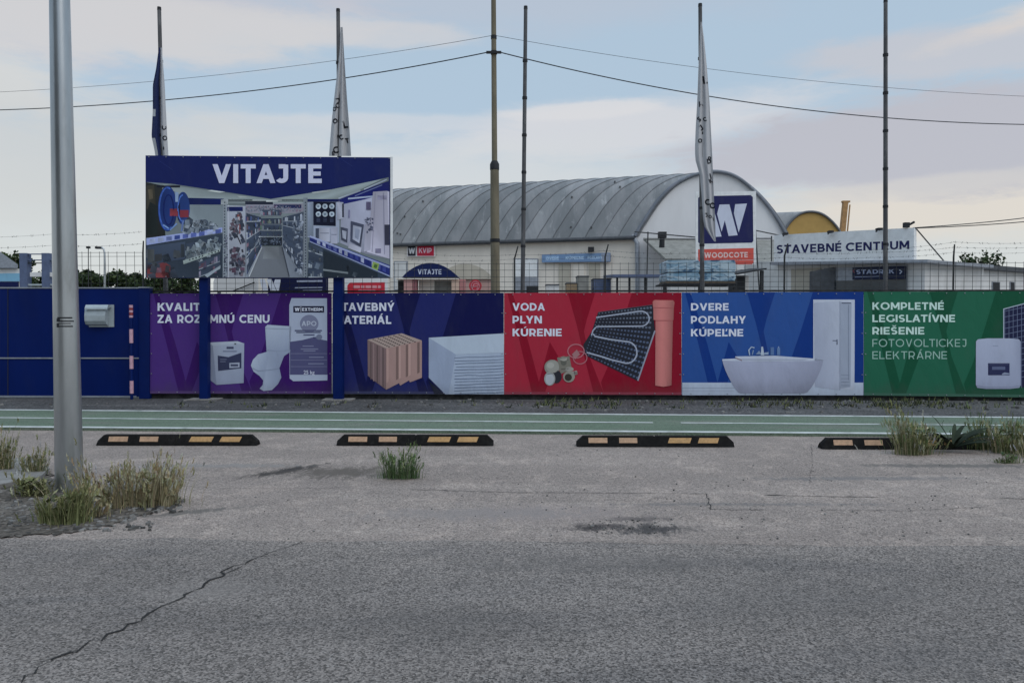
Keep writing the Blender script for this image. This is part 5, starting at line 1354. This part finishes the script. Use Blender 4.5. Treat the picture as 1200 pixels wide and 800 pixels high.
s = Sheet(rp, .004, 460, 270, 7.5); s.L(0); s.line(arcpts(727, 487, 36, 40, 0, 360, 22), 6, (196, 130, 138)); s.line([(700, 512), (716, 470), (740, 466), (756, 480)], 9, (190, 130, 136)); s.line([(712, 492), (748, 488), (742, 516)], 8, (190, 130, 136)); s.build('pictogram', rs, 'board')

# boards seen below the billboard
bp_ = ypl(19)
o = thing('sign_board', bp_.p(350, 378), 'navy sign board with white W seen below the billboard', 'sign'); o.location.z = 0
mb = MB(); q = [bp_.p(314, 300), bp_.p(384, 300), bp_.p(384, 352), bp_.p(314, 352)]; mb.slab(q, [p + Vector((0, .06, 0)) for p in q], lin(24, 28, 62, KP)); mb.build('panel', M['vcol'], o, recalc=True)
for px in (318, 380):
    mb = MB(); q = bp_.p(px, 350, -.1); mb.box((q.x, q.y, 1.0), (.08, .06, 2.0)); mb.build('leg', M['galv'], o)
s = Sheet(bp_, .008, 240, 300, 5.0); s.L(0)
s.poly([(322, 135), (352, 135), (372, 205), (340, 205)], (200, 204, 214)); s.poly([(362, 135), (392, 135), (420, 205), (388, 205)], (200, 204, 214)); s.poly([(412, 137), (446, 137), (434, 205), (424, 205), (404, 160)], (200, 204, 214)); s.line([(540, 148), (690, 146)], 11, (150, 156, 176)); s.line([(528, 186), (690, 184)], 6, (150, 156, 176)); s.line([(575, 202), (688, 200)], 5, (140, 146, 168)); s.line([(712, 132), (712, 208)], 3, (120, 126, 150)); s.build('face', o, 'board')
o = thing('light_sign', ypl(19.5).p(282, 378), 'white panelled light box with a slanting bar below the billboard', 'sign'); o.location.z = 0
pl2 = ypl(19.5)
mb = MB(); q = [pl2.p(253, 322), pl2.p(301, 322), pl2.p(301, 341), pl2.p(250, 341), pl2.p(250, 330)]; mb.slab(q, [p + Vector((0, .12, 0)) for p in q]); mb.build('box', M['whitewall'], o, recalc=True)
for px in (256, 297):
    mb = MB(); p = pl2.p(px, 341, -.06); mb.box((p.x, p.y, p.z / 2), (.06, .06, p.z)); mb.build('leg', M['galv'], o)
mb = MB(); mb.tube(pl2.p(274, 341, .05), pl2.p(299, 331, .05), .015, n=6); mb.build('bar', M['dark'], o)
o = thing('sale_sign', ypl(20).p(430, 378), 'white sign with a rounded red panel and white lettering below the billboard edge', 'sign'); o.location.z = 0
pl2 = ypl(20)
mb = MB(); q = [pl2.p(404, 325), pl2.p(454, 325), pl2.p(454, 350), pl2.p(404, 350)]; mb.slab(q, [p + Vector((0, .06, 0)) for p in q]); mb.build('panel', M['white'], o, recalc=True)
for px in (408, 450):
    mb = MB(); p = pl2.p(px, 350, -.1); mb.box((p.x, p.y, p.z / 2), (.06, .06, p.z)); mb.build('leg', M['galv'], o)
s = Sheet(pl2, .006, 240, 300, 5.0); s.L(0); s.poly([(836, 172), (850, 156), (1055, 154), (1055, 220), (836, 220)], (198, 52, 66)); s.L(1)
for a, b in ((870, 910), (916, 936), (942, 975), (982, 1008), (1014, 1034)): s.rect(a, 172, b, 188, (214, 150, 156))
s.rect(900, 198, 1000, 203, (206, 140, 148)); s.build('face', o, 'board')
# dark hedge strip/parked dark shapes below billboard replaced by shrubs further on

# W sign rack in front of the hall end
RP = plane_through(757, 41.0, 887, 40.3)
o = thing('logo_sign', RP.p(850, 378), 'tall square navy sign with white W above a red WOODCOTE strip', 'sign'); o.location.z = 0
mb = MB(); mb.pxslab([(815.5, 224.5), (886, 224), (886, 310), (815.5, 312)], RP, 0, .15); mb.build('panel', M['white'], o, recalc=True)
s = Sheet(RP, .006, 760, 220, 6.4, KP)
s.L(0); s.poly([(372, 78), (386, 64), (765, 56), (782, 70), (786, 398), (776, 412), (384, 420), (372, 408)], (38, 40, 84));
s.L(1); WL = (196, 200, 216)
s.poly([(400, 130), (478, 128), (548, 366), (470, 370)], WL); s.poly([(532, 127), (606, 125), (668, 356), (600, 362), (572, 245), (548, 330), (514, 196)], WL); s.poly([(650, 124), (738, 119), (676, 336), (640, 192)], WL)
s.build('face', o, 'board'); s = Sheet(RP, .006, 760, 220, 6.4, KP); s.L(0); s.poly([(372, 462), (788, 452), (788, 560), (776, 574), (372, 578)], (204, 88, 78)); s.L(1)
s.text('WOODCOTE', 418, 526, 40, (222, 196, 192), .21, 744, -.012); s.line([(400, 548), (790, 542)], 3, (220, 190, 186)); s.build('face', o, 'board')
for a, b in (((760, 270), (757, 345)), ((888, 268), (897, 345)), ((907, 275), (907, 345))):
    mb = MB(); p0, p1 = RP.p(*a, -.6), RP.p(*b, -.6); p1.z = 0; mb.tube(p0, p1, .035, n=6); mb.build('stay', M['wire'], o)
for a, b in (((744, 270), (816, 276.5)), ((886, 268), (920, 275)), ((756, 279), (816, 279)), ((888, 278), (907, 278))):
    mb = MB(); mb.tube(RP.p(*a, -.6), RP.p(*b, -.6), .03, n=6); mb.build('brace', M['wire'], o)

# white shop building with the long sign
SP = plane_through(907, 40.0, 1071, 33.9)
o = thing('shop_building', SP.p(1000, 378, -1), 'low white shop building under the long shop sign', 'building'); o.location.z = 0
def wallpx(mb, x0, x1, yt, pl, off, th, yb=378):
    q = [pl.p(x0, yt, off), pl.p(x1, yt, off), pl.p(x1, 380, off), pl.p(x0, 380, off)]
    q[2].x, q[2].y = q[1].x, q[1].y; q[3].x, q[3].y = q[0].x, q[0].y; q[2].z = q[3].z = 0
    dv = Vector((-pl.b, 1, 0)).normalized() * th
    mb.slab(q, [p + dv for p in q])
mb = MB(); wallpx(mb, 866, 1078, 306, SP, -.4, 5.0); mb.build('wall', M['whitewall'], o, recalc=True)
mb = MB(); q = [SP.p(905, 307.3, .2), SP.p(1090, 304.2, .2)]; dv = Vector((-SP.b, 1, 0)).normalized() * 5.6
a_, b_ = q; mb.slab([a_, b_, b_ + Vector((0, 0, -.14)), a_ + Vector((0, 0, -.14))], [a_ + dv, b_ + dv, b_ + dv + Vector((0, 0, -.14)), a_ + dv + Vector((0, 0, -.14))]); mb.build('flat_roof', M['edge'], o, recalc=True)
mb = MB(); mb.pxslab([(922, 315), (957, 313.5), (957, 345), (922, 345)], SP, -.33, .05); mb.build('roller_shutter', M['beige'], o, recalc=True)
mb = MB(); mb.pxslab([(961, 313.8), (1058, 310), (1058, 345), (961, 345)], SP, -.30, .08); dk = mb.build('shop_front', M['edge'], o, recalc=True)
mb = MB(); mb.pxslab([(968, 329), (1058, 327), (1058, 345), (968, 345)], SP, -.27, .02); mb.build('pane', M['glass'], dk, recalc=True)
mb = MB(); q = [SP.p(958, 318, .4), SP.p(975, 312.5, -.2), SP.p(975, 345, -.2), SP.p(958, 345, .4)]; q[2].z = q[3].z = 0; mb.slab(q, [p + Vector((.02, .4, 0)) for p in q]); mb.build('porch_side', M['darkroof'], o, recalc=True)
sg = thing('shop_sign', SP.p(990, 306), 'long white sign reading STAVEBNÉ CENTRUM on the low shop roof', 'sign')
mb = MB(); mb.pxslab([(907, 275.5), (1071, 266.8), (1071, 304.6), (907, 307.5)], SP, 0, .2); mb.build('panel', M['white'], sg, recalc=True)
s = Sheet(SP, .006, 880, 210, 3.75); s.L(0); s.text('STAVEBNÉ', 113, 327, 37, (38, 40, 84), .2, 398, -.035); s.build('lettering', sg, 'board'); s = Sheet(SP, .006, 880, 210, 3.75); s.text('CENTRUM', 417, 316.5, 37, (38, 40, 84), .2, 696, -.035); s.build('lettering', sg, 'board')
for px, py in ((924, 274), (977, 271.5), (1034, 268.5)):
    mb = MB(); p = SP.p(px, py, .25); mb.box(p + Vector((0, 0, -.02)), (.2, .3, .1)); mb.tube(p, p + Vector((0, .3, -.1)), .03, n=6); mb.build('spotlight', M['dark'], sg)
mb = MB(); p = SP.p(1062, 266, 0); mb.box(p + Vector((0, 0, .08)), (.22, .2, .22)); mb.tube(p + Vector((.1, 0, .08)), p + Vector((.35, 0, .22)), .05, n=6); mb.build('bracket', M['dark'], sg)
for (a, b) in (((1071, 268), (1084, 304)),):
    mb = MB(); mb.tube(SP.p(*a, -.2), SP.p(*b, -1.5), .03, n=6); mb.build('stay', M['wire'], sg)
dk_ = thing('shop_sign', SP.p(1010, 320, -.2), 'dark STADREK fascia sign under the long white sign', 'sign')
mb = MB(); mb.pxslab([(996, 313.2), (1058, 311.4), (1058, 326.6), (996, 327.6)], SP, -.20, .06, lin(30, 36, 60, KP)); mb.build('panel', M['vcol'], dk_, recalc=True)
s = Sheet(SP, -.19, 900, 300, 4.0); s.L(0).poly([(384, 53), (630, 46), (630, 105), (384, 109)], (30, 36, 60)); s.L(1);  s.text('STADREK', 402, 84, 20, (150, 160, 186), .2, 580, -.02); s.line([(604, 64), (616, 72), (606, 82)], 6, (170, 178, 196)); s.line([(396, 62), (387, 69), (395, 78)], 4, (150, 70, 80)); s.line([(395, 98), (510, 94)], 4, (120, 130, 156)); s.build('face', dk_, 'board')

# low warehouse to the side
LP_ = plane_through(1060, 34.5, 1200, 40.0)
o = thing('warehouse', LP_.p(1150, 378), 'long low white warehouse with dark roof edge beside the shop', 'building'); o.location.z = 0
tp = lambda x: 306 + (x - 1072) * .075
q = [LP_.p(1080, tp(1080)), LP_.p(1300, tp(1300))]
mb = MB(); a_, b_ = q; a0, b0_ = Vector((a_.x, a_.y, 0)), Vector((b_.x, b_.y, 0)); dv = Vector((-LP_.b, 1, 0)).normalized() * 8
mb.slab([a0, b0_, b_, a_], [a0 + dv, b0_ + dv, b_ + dv, a_ + dv]); mb.build('wall', M['whitewall'], o, recalc=True)
mb = MB(); a2, b2 = LP_.p(1072, tp(1072) - 1, .3), LP_.p(1300, tp(1300) - 1, .3); hh = Vector((0, 0, -.22)); dv2 = Vector((-LP_.b, 1, 0)).normalized() * 8.6
mb.slab([a2, b2, b2 + hh, a2 + hh], [a2 + dv2, b2 + dv2, b2 + dv2 + hh, a2 + dv2 + hh]); mb.build('roof', M['darkroof'], o, recalc=True)
for x0, x1, y0, y1 in ((1125, 1138, 327, 340), (1162, 1171, 330, 342), (1183, 1188, 330, 342)):
    mb = MB(); mb.pxslab([(x0, y0), (x1, y0 + .4), (x1, y1), (x0, y1)], LP_, .04, .1); f_ = mb.build('window', M['edge'], o, recalc=True)
    mb = MB(); mb.pxslab([(x0 + .8, y0 + .8), (x1 - .8, y0 + 1.2), (x1 - .8, y1 - .8), (x0 + .8, y1 - .8)], LP_, .06, .05); mb.build('pane', M['dark'], f_, recalc=True)
for px in (1074, 1081):
    mb = MB(); mb.pxslab([(px, 309), (px + 26, 310), (px + 26, 345), (px, 345)], LP_, .03 if px == 1074 else .05, .05) if px == 1081 else None
    if px == 1081: mb.build('door', M['white'], o, recalc=True)

# ochre hall behind
YY = 72.0
o = thing('hall', atY(950, 378, YY), 'smaller hall with ochre yellow arched end behind the shop sign', 'building'); o.location.z = 0
yo = catm([atY(x, y, YY) for x, y in [(912, 290), (917, 276), (924, 263.5), (935, 253), (948, 249.2), (962, 251.5), (974, 260), (983, 271), (990, 285)]], 4)
mb = MB(); pts = [Vector((yo[0].x, YY, 0))] + yo + [Vector((yo[-1].x, YY, 0))]; mb.slab(pts, [p + Vector((0, .3, 0)) for p in pts]); mb.build('gable_wall', M['yellow'], o, recalc=True)
mb = MB()
for j in range(14):
    a, b = dvec * (1.1 * j), dvec * (1.1 * (j + 1)); sh = rnd.uniform(.85, 1.05)
    for i in range(len(yo) - 1): mb.add([yo[i] + a + Vector((0, 0, .12)), yo[i + 1] + a + Vector((0, 0, .12)), yo[i + 1] + b + Vector((0, 0, .12)), yo[i] + b + Vector((0, 0, .12))], [[0, 1, 2, 3]], (sh, sh, sh, 1))
mb.path([p + Vector((0, -.1, .08)) for p in yo], .11, 6, True, (.5, .5, .52, 1)); mb.build('roof', M['roof'], o)
# crane behind
YC = 85.0
o = thing('crane', atY(984, 378, YC), 'rust orange crane boom sticking up behind the ochre hall', 'crane'); o.location.z = 0
mb = MB(); p0, p1 = atY(976, 345, YC), atY(990.5, 237, YC); p0.z = 0
mb.path([p0, p1], [.40, .34], 4, smooth=False); mb.path([p0 + Vector((.5, -.2, 0)), p1 + Vector((.42, -.2, -.3))], [.09, .08], 4, smooth=False, col=None); mb.build('boom', M['orange'], o)
mb = MB(); mb.box(p1 + Vector((.05, 0, .05)), (.8, .45, .18)); mb.build('boom_head', M['orange'], o)
mb = MB(); mb.tube(atY(993.5, 238, YC), atY(988, 285, YC), .07, n=6); mb.build('hydraulic_ram', M['dark'], o)
# service wires at the right
for i, (y0, y1, Y) in enumerate(((267, 251, 34), (267.5, 256, 34))):
    mb = MB(); P = [atY(1070 + (1330 - 1070) * t, y0 + (y1 - y0) * 2 * t * (.75 + .25 * t) + 2.5 * math.sin(t * 3.1), Y) for t in [k / 24 for k in range(25)]]
    mb.path(P, .02, 5, False); tag(mb.build('service_wire', M['cable'], origin=P[0]), ('upper thin service wire leaving the end of the long shop sign', 'lower thin service wire leaving the end of the long shop sign')[i], 'cable', 'service wires at the shop sign')

# carport, wrapped pallets, lean-to
cp = ypl(24.5)
o = thing('carport', cp.p(750, 378), 'low flat blue grey canopy on thin dark posts before the hall corner', 'shelter'); o.location.z = 0
mb = MB(); q = [cp.p(718, 321.5), cp.p(784, 321.5), cp.p(784, 325), cp.p(718, 325)]; mb.slab(q, [p + Vector((0, 2.5, .12)) for p in q]); mb.build('roof', M['bluegrey'], o, recalc=True)
for px in (724, 738.5, 757, 780):
    mb = MB(); p = cp.p(px, 325, -.1); mb.box((p.x, p.y + .05, p.z / 2), (.06, .06, p.z)); mb.build('post', M['dark'], o)
def wrap_mat():
    m, g, b = newmat('stretch_wrap')
    P = obj_pos(g)
    mp = g.n('ShaderNodeMapping'); g.l(P, mp.inputs[0]); mp.inputs['Scale'].default_value = (.7, 1, 2.2); mp.inputs['Rotation'].default_value = (0, .35, 0)
    n = g.noise(mp.outputs[0], 2.6, 6, .65, 1.2)
    c = g.mix(g.ss(n, .35, .68), (.14, .28, .40, 1), (.48, .58, .64, 1))
    c = g.mix(g.ss(g.noise(mp.outputs[0], 5.5, 4, .6, .8), .54, .64), c, (.04, .11, .20, 1))
    g.l(c, b.inputs['Base Color']); b.inputs['Roughness'].default_value = .3
    bp = g.n('ShaderNodeBump'); bp.inputs['Strength'].default_value = .5; bp.inputs['Distance'].default_value = .05; g.l(n, bp.inputs['Height']); g.l(bp.outputs[0], b.inputs['Normal'])
    return m
M['wrap'] = wrap_mat()
M['wood'] = plain('pallet_wood', (.14, .11, .08, 1), .9, 0, .3, 10)
wp_ = ypl(21.0)
sh = thing('storage_rack', wp_.p(822, 378), 'dark steel storage rack holding the blue wrapped pallets', 'rack'); sh.location.z = 0
mb = MB(); q = [wp_.p(778, 331.6, -.02), wp_.p(865, 331.6, -.02), wp_.p(865, 333.4, -.02), wp_.p(778, 333.4, -.02)]; mb.slab(q, [p + Vector((0, 1.2, 0)) for p in q]); mb.build('shelf', M['dark'], sh, recalc=True); zsh = q[0].z
for px in (780, 821.5, 863):
    mb = MB(); p = wp_.p(px, 333, -.1); mb.box((p.x, p.y, p.z / 2 - .03), (.09, .09, p.z - .06)); mb.build('leg', M['dark'], sh)
for k, (x0, x1, lab) in enumerate(((781, 820.5, 'light blue stretch wrapped pallet load under the white flag'), (822.5, 862.5, 'brighter blue stretch wrapped pallet load below the square W sign'))):
    a, b = wp_.p(x0, 304.5), wp_.p(x1, 304.5); dep = 1.05
    o = thing('wrapped_pallet', Vector(((a.x + b.x) / 2, 21 + dep / 2, zsh)), lab, 'pallet', 'stretch wrapped pallets on the rack')
    zt = a.z; zm = wp_.p(x0, 319).z; zb = zsh + .06
    mb = MB(); mb.box(((a.x + b.x) / 2, 21.02 + dep / 2, zsh + .03), (b.x - a.x - .02, dep, .058)); mb.build('pallet', M['wood'], o)
    for (z0, z1) in ((zb, zm - .012), (zm + .012, zt)):
        mb = MB(); e = .03
        q = [(a.x + e, z0), (b.x - e, z0), (b.x, z0 + .08), (b.x - .01, z1 - .06), (b.x - .05, z1), (a.x + .04, z1 - .01), (a.x, z1 - .05), (a.x + .01, z0 + .06)]
        mb.slab([Vector((x, 21, z)) for x, z in q], [Vector((x, 21 + dep, z)) for x, z in q]); mb.build('load', M['wrap'], o, recalc=True)
lt = ypl(23.0)
o = thing('open_shed', lt.p(880, 378), 'small dark open shed with slanting roof beside the wrapped pallets', 'shed'); o.location.z = 0
mb = MB(); q = [lt.p(864, 320), lt.p(898.5, 314), lt.p(898.5, 315.6), lt.p(864, 321.8)]; mb.slab(q, [p + Vector((0, 1.6, .1)) for p in q]); mb.build('roof', M['dark'], o, recalc=True)
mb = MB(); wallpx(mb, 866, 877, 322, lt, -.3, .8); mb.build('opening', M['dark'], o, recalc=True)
mb = MB(); wallpx(mb, 877.4, 892, 320, lt, -1.2, .1); mb.build('wall', M['whitewall'], o, recalc=True)
mb = MB(); p = lt.p(894, 316, -.1); mb.box((p.x, p.y, p.z / 2 - .02), (.09, .09, p.z)); mb.build('post', M['dark'], o)
# grey cabinet at the foot of the bare flagpole
cb = ypl(25)
o = thing('container', cb.p(617, 378), 'grey equipment container with dark hatch behind the bare flagpole', 'container'); o.location.z = 0
mb = MB(); wallpx(mb, 602, 631, 324.5, cb, 0, 1.2); mb.build('body', M['edge'], o, recalc=True)
mb = MB(); mb.pxslab([(617, 335), (631, 335), (631, 350), (617, 350)], cb, .01, .02); mb.build('hatch', M['dark'], o, recalc=True)

M['card'] = plain('cardboard', (.30, .22, .14, 1), .9, 0, .12, 5)
gd = ypl(26)
for (x0, x1, yt, dpt, m_, nm, lab) in ((664, 676, 331, .6, 'card', 'crate', 'brown boxed goods stacked by the hall doors, low'), (677, 690, 323, .7, 'greybeige', 'crate', 'tall grey boxed goods by the hall doors'), (696, 716, 326, .9, 'bluegrey', 'crate', 'wide dark blue crate beside the flat canopy'), (640, 655, 333, .5, 'whitewall', 'crate', 'low white box under the faded blue shop sign')):
    a, b = gd.p(x0, yt), gd.p(x1, yt)
    o = thing(nm, ((a.x + b.x) / 2, 26 + dpt / 2, 0), lab, 'crate', 'boxed goods by the hall doors')
    mb = MB(); mb.box(((a.x + b.x) / 2, 26 + dpt / 2, (a.z - .04) / 2), (b.x - a.x, dpt, a.z - .04)); mb.build('body', M[m_], o)
    mb = MB(); mb.box(((a.x + b.x) / 2, 26 + dpt / 2, a.z - .02), (b.x - a.x + .03, dpt + .03, .038)); mb.build('lid', M['darkroof'], o)

# ------------------------------------------------------------------ far left: roofed shed, blue frame, lamp, trees
gl = ypl(42)
o = thing('shed', gl.p(0, 378), 'pale pitched roof shed at the frame edge beside the blue frame', 'shed'); o.location.z = 0
mb = MB(); q = [gl.p(-60, 288), gl.p(-8, 289), gl.p(21, 310), gl.p(21, 314), gl.p(-60, 314)]; mb.slab(q, [p + Vector((-6.5, 7, 0)) for p in q]); mb.build('roof', M['edge'], o, recalc=True)
mb = MB(); q = [gl.p(-60, 314.5, -.2), gl.p(20, 314.5, -.2), gl.p(20, 380, -.2), gl.p(-60, 380, -.2)]; q[2].z = q[3].z = 0; q[2].x = q[1].x; q[3].x = q[0].x; mb.slab(q, [p + Vector((-6, 6.5, 0)) for p in q]); mb.build('wall', M['whitewall'], o, recalc=True)
mb = MB(); mb.pxslab([(7, 320), (21, 320), (21, 329.5), (-60, 329.5), (-60, 322)], gl, -.15, .05, lin(120, 165, 190, 1.2)); mb.build('light_band', M['vcol'], o, recalc=True)
mb = MB(); mb.pxslab([(-60, 330), (20, 330), (20, 338), (-60, 338)], gl, -.1, .05, lin(20, 28, 70, KP)); mb.build('dark_band', M['vcol'], o, recalc=True)
bf = ypl(30)
o = thing('loading_frame', bf.p(40, 378), 'blue steel frame with two upright columns behind the navy gate', 'frame'); o.location.z = 0
for x0, x1 in ((22.5, 31), (48.5, 57)):
    mb = MB(); wallpx(mb, x0, x1, 296.5, bf, 0, .3); mb.build('column', M['bluegrey'], o, recalc=True)
for y0, y1, x0, x1, m_ in ((297, 298, 31, 57, 'bluegrey'), (304, 305, 31, 66, 'bluegrey'), (307.5, 308.5, 31, 50, 'dark'), (319, 324, 34, 64, 'whitewall'), (332.5, 334.5, 28, 66, 'silver')):
    mb = MB(); mb.pxslab([(x0, y0), (x1, y0), (x1, y1), (x0, y1)], bf, -.06, .1); mb.build('beam', M[m_], o, recalc=True)
sl_ = ypl(60)
o = thing('street_lamp', sl_.p(122.5, 378), 'thin curved street lamp standing far off among the trees', 'street lamp'); o.location.z = 0
b = sl_.p(122.5, 378); b.z = 0
mb = MB(); mb.path([b, sl_.p(122.8, 310), sl_.p(122.5, 296), sl_.p(121.2, 291.5), sl_.p(118.5, 290), sl_.p(116, 290)], [.11, .08, .07, .06, .055, .05], 8); mb.build('pole', M['galv'], o)
mb = MB(); mb.box(sl_.p(115.6, 290.3), (.42, .3, .16)); mb.build('lamp_head', M['dark'], o)
for px, py, lab in ((103.5, 290, 'distant floodlight on a thin mast among the far trees'),):
    o = thing('light_mast', sl_.p(px, 378), lab, 'light mast'); o.location.z = 0; b = sl_.p(px, 378); b.z = 0
    mb = MB(); mb.tube(b, sl_.p(px, py), .035, n=6); mb.build('pole', M['wire'], o); mb = MB(); mb.box(sl_.p(px, py), (.25, .2, .15)); mb.build('lamp_head', M['dark'], o)

def tree(px, py_top, Y, wpx, label, seed, hpx=None, group='trees beyond the yard', cols=None, n=2600, leaf=.16):
    rnd = random.Random(seed)
    top = atY(px, py_top, Y); w = wpx / F * Y; H = top.z
    base = Vector((top.x, Y, 0))
    o = thing('tree', base, label, 'tree', group)
    mb = MB()
    mb.path([base, base + Vector((rnd.uniform(-.1, .1), 0, H * .4)), base + Vector((rnd.uniform(-.3, .3), 0, H * .75))], [.04 * H, .028 * H, .012 * H], 8)
    cl_ = []
    for k in range(9):
        a = rnd.uniform(0, 6.28); q = base + Vector((math.cos(a) * w * .36, math.sin(a) * w * .3, H * rnd.uniform(.5, .9)))
        mb.path([base + Vector((0, 0, H * rnd.uniform(.25, .5))), (base + q) / 2 + Vector((0, 0, H * .2)), q], [.014 * H, .009 * H, .004 * H], 5)
    mb.build('trunk', M['bark'], o)
    mb = MB()
    cents = [(base + Vector((rnd.uniform(-1, 1) * w * .42, rnd.uniform(-1, 1) * w * .35, H * (.06 + .86 * rnd.random() ** .8))), rnd.uniform(.10, .22) * w) for k in range(40)]
    cents = [(c, r) for c, r in cents if abs(c.x - base.x) < w * .5 * (1.25 - (c.z / H) * .75)]
    cols = cols or [(.035, .058, .026), (.05, .075, .03), (.028, .045, .022), (.065, .085, .035)]
    for k in range(n):
        c, r = rnd.choice(cents)
        v = Vector((rnd.gauss(0, 1), rnd.gauss(0, 1), rnd.gauss(0, .8))).normalized() * r * rnd.random() ** .33
        p = c + v
        if p.z > H: p.z = H - rnd.random() * .1
        d = Vector((rnd.uniform(-1, 1), rnd.uniform(-1, 1), rnd.uniform(-.6, 1))).normalized(); e = d.cross(Vector((rnd.uniform(-1, 1), rnd.uniform(-1, 1), rnd.uniform(-1, 1)))).normalized()
        L = leaf * rnd.uniform(.6, 1.4); col = rnd.choice(cols); f = rnd.uniform(.7, 1.3)
        mb.add([p, p + d * L * .5 + e * L * .35, p + d * L, p + d * L * .5 - e * L * .35], [[0, 1, 2, 3]], (col[0] * f, col[1] * f, col[2] * f, 1))
    mb.build('crown', M['leaf'], o)
    return o
TA = [(96, 316, 64, 26, 'bushy dark green tree just behind the lamp post'), (103, 309, 66, 14, 'slender dark tree with pointed top below the floodlight mast'), (112, 317, 62, 22, 'low dark tree directly left of the street lamp'),
      (135, 313, 64, 26, 'rounded dark tree directly right of the street lamp'), (152, 318, 66, 24, 'lower spreading dark tree between street lamp and billboard'), (166, 311, 62, 22, 'dark tree partly behind the billboard edge'), (186, 315, 66, 30, 'dark tree seen in the gap under the billboard'),
      (215, 317, 64, 30, 'dark tree behind the left billboard post'), (72, 315, 66, 26, 'dark tree between blue frame and lamp post'), (46, 312, 68, 30, 'dark tree seen through the blue frame'), (8, 291, 58, 32, 'taller dark tree rising behind the pale shed roof'), (22, 300, 60, 18, 'small dark tree between shed roof and blue frame')]
for i, (px, py, Y, w, lab) in enumerate(TA): tree(px, py, Y, w * 1.5, lab, 40 + i, n=6500, leaf=.26)
tree(1155, 296.5, 62, 62, 'broad dark tree top rising behind the low warehouse roof', 80, n=4200, leaf=.26)
tree(1136, 304, 64, 30, 'smaller dark tree beside the broad tree behind the warehouse', 81, n=2200, leaf=.26)

# unseen trees, added to cut front fill and reflect dark in the lamp post
rnd = random.Random(99); mb = MB()
for (tx, ty, th) in ((-5.5, -12, 12), (-8.5, -11.5, 13), (-11.5, -9.5, 12.5), (-14, -7, 12)):
    mb.path([(tx, ty, 0), (tx, ty, th * .8)], [.25, .08], 8, True, (.06, .05, .04, 1))
    for k in range(2600):
        v = Vector((rnd.gauss(0, 1), rnd.gauss(0, 1), rnd.gauss(0, 1))).normalized() * rnd.random() ** .4
        p = Vector((tx + v.x * 2.7, ty + v.y * 2.7, th * .55 + v.z * th * .45))
        d = Vector((rnd.uniform(-1, 1), rnd.uniform(-1, 1), rnd.uniform(-.6, 1))).normalized(); e = d.cross(Vector((rnd.uniform(-1, 1), rnd.uniform(-1, 1), rnd.uniform(-1, 1)))).normalized()
        L = rnd.uniform(.5, 1.0)
        mb.add([p, p + d * L * .5 + e * L * .4, p + d * L, p + d * L * .5 - e * L * .4], [[0, 1, 2, 3]], (.035, .05, .025, 1))
tag(mb.build('unseen_blocker_trees', M['leaf']), 'unseen dark trees added behind the viewer to dim front light and lamp post reflection', None, None, 'stuff')
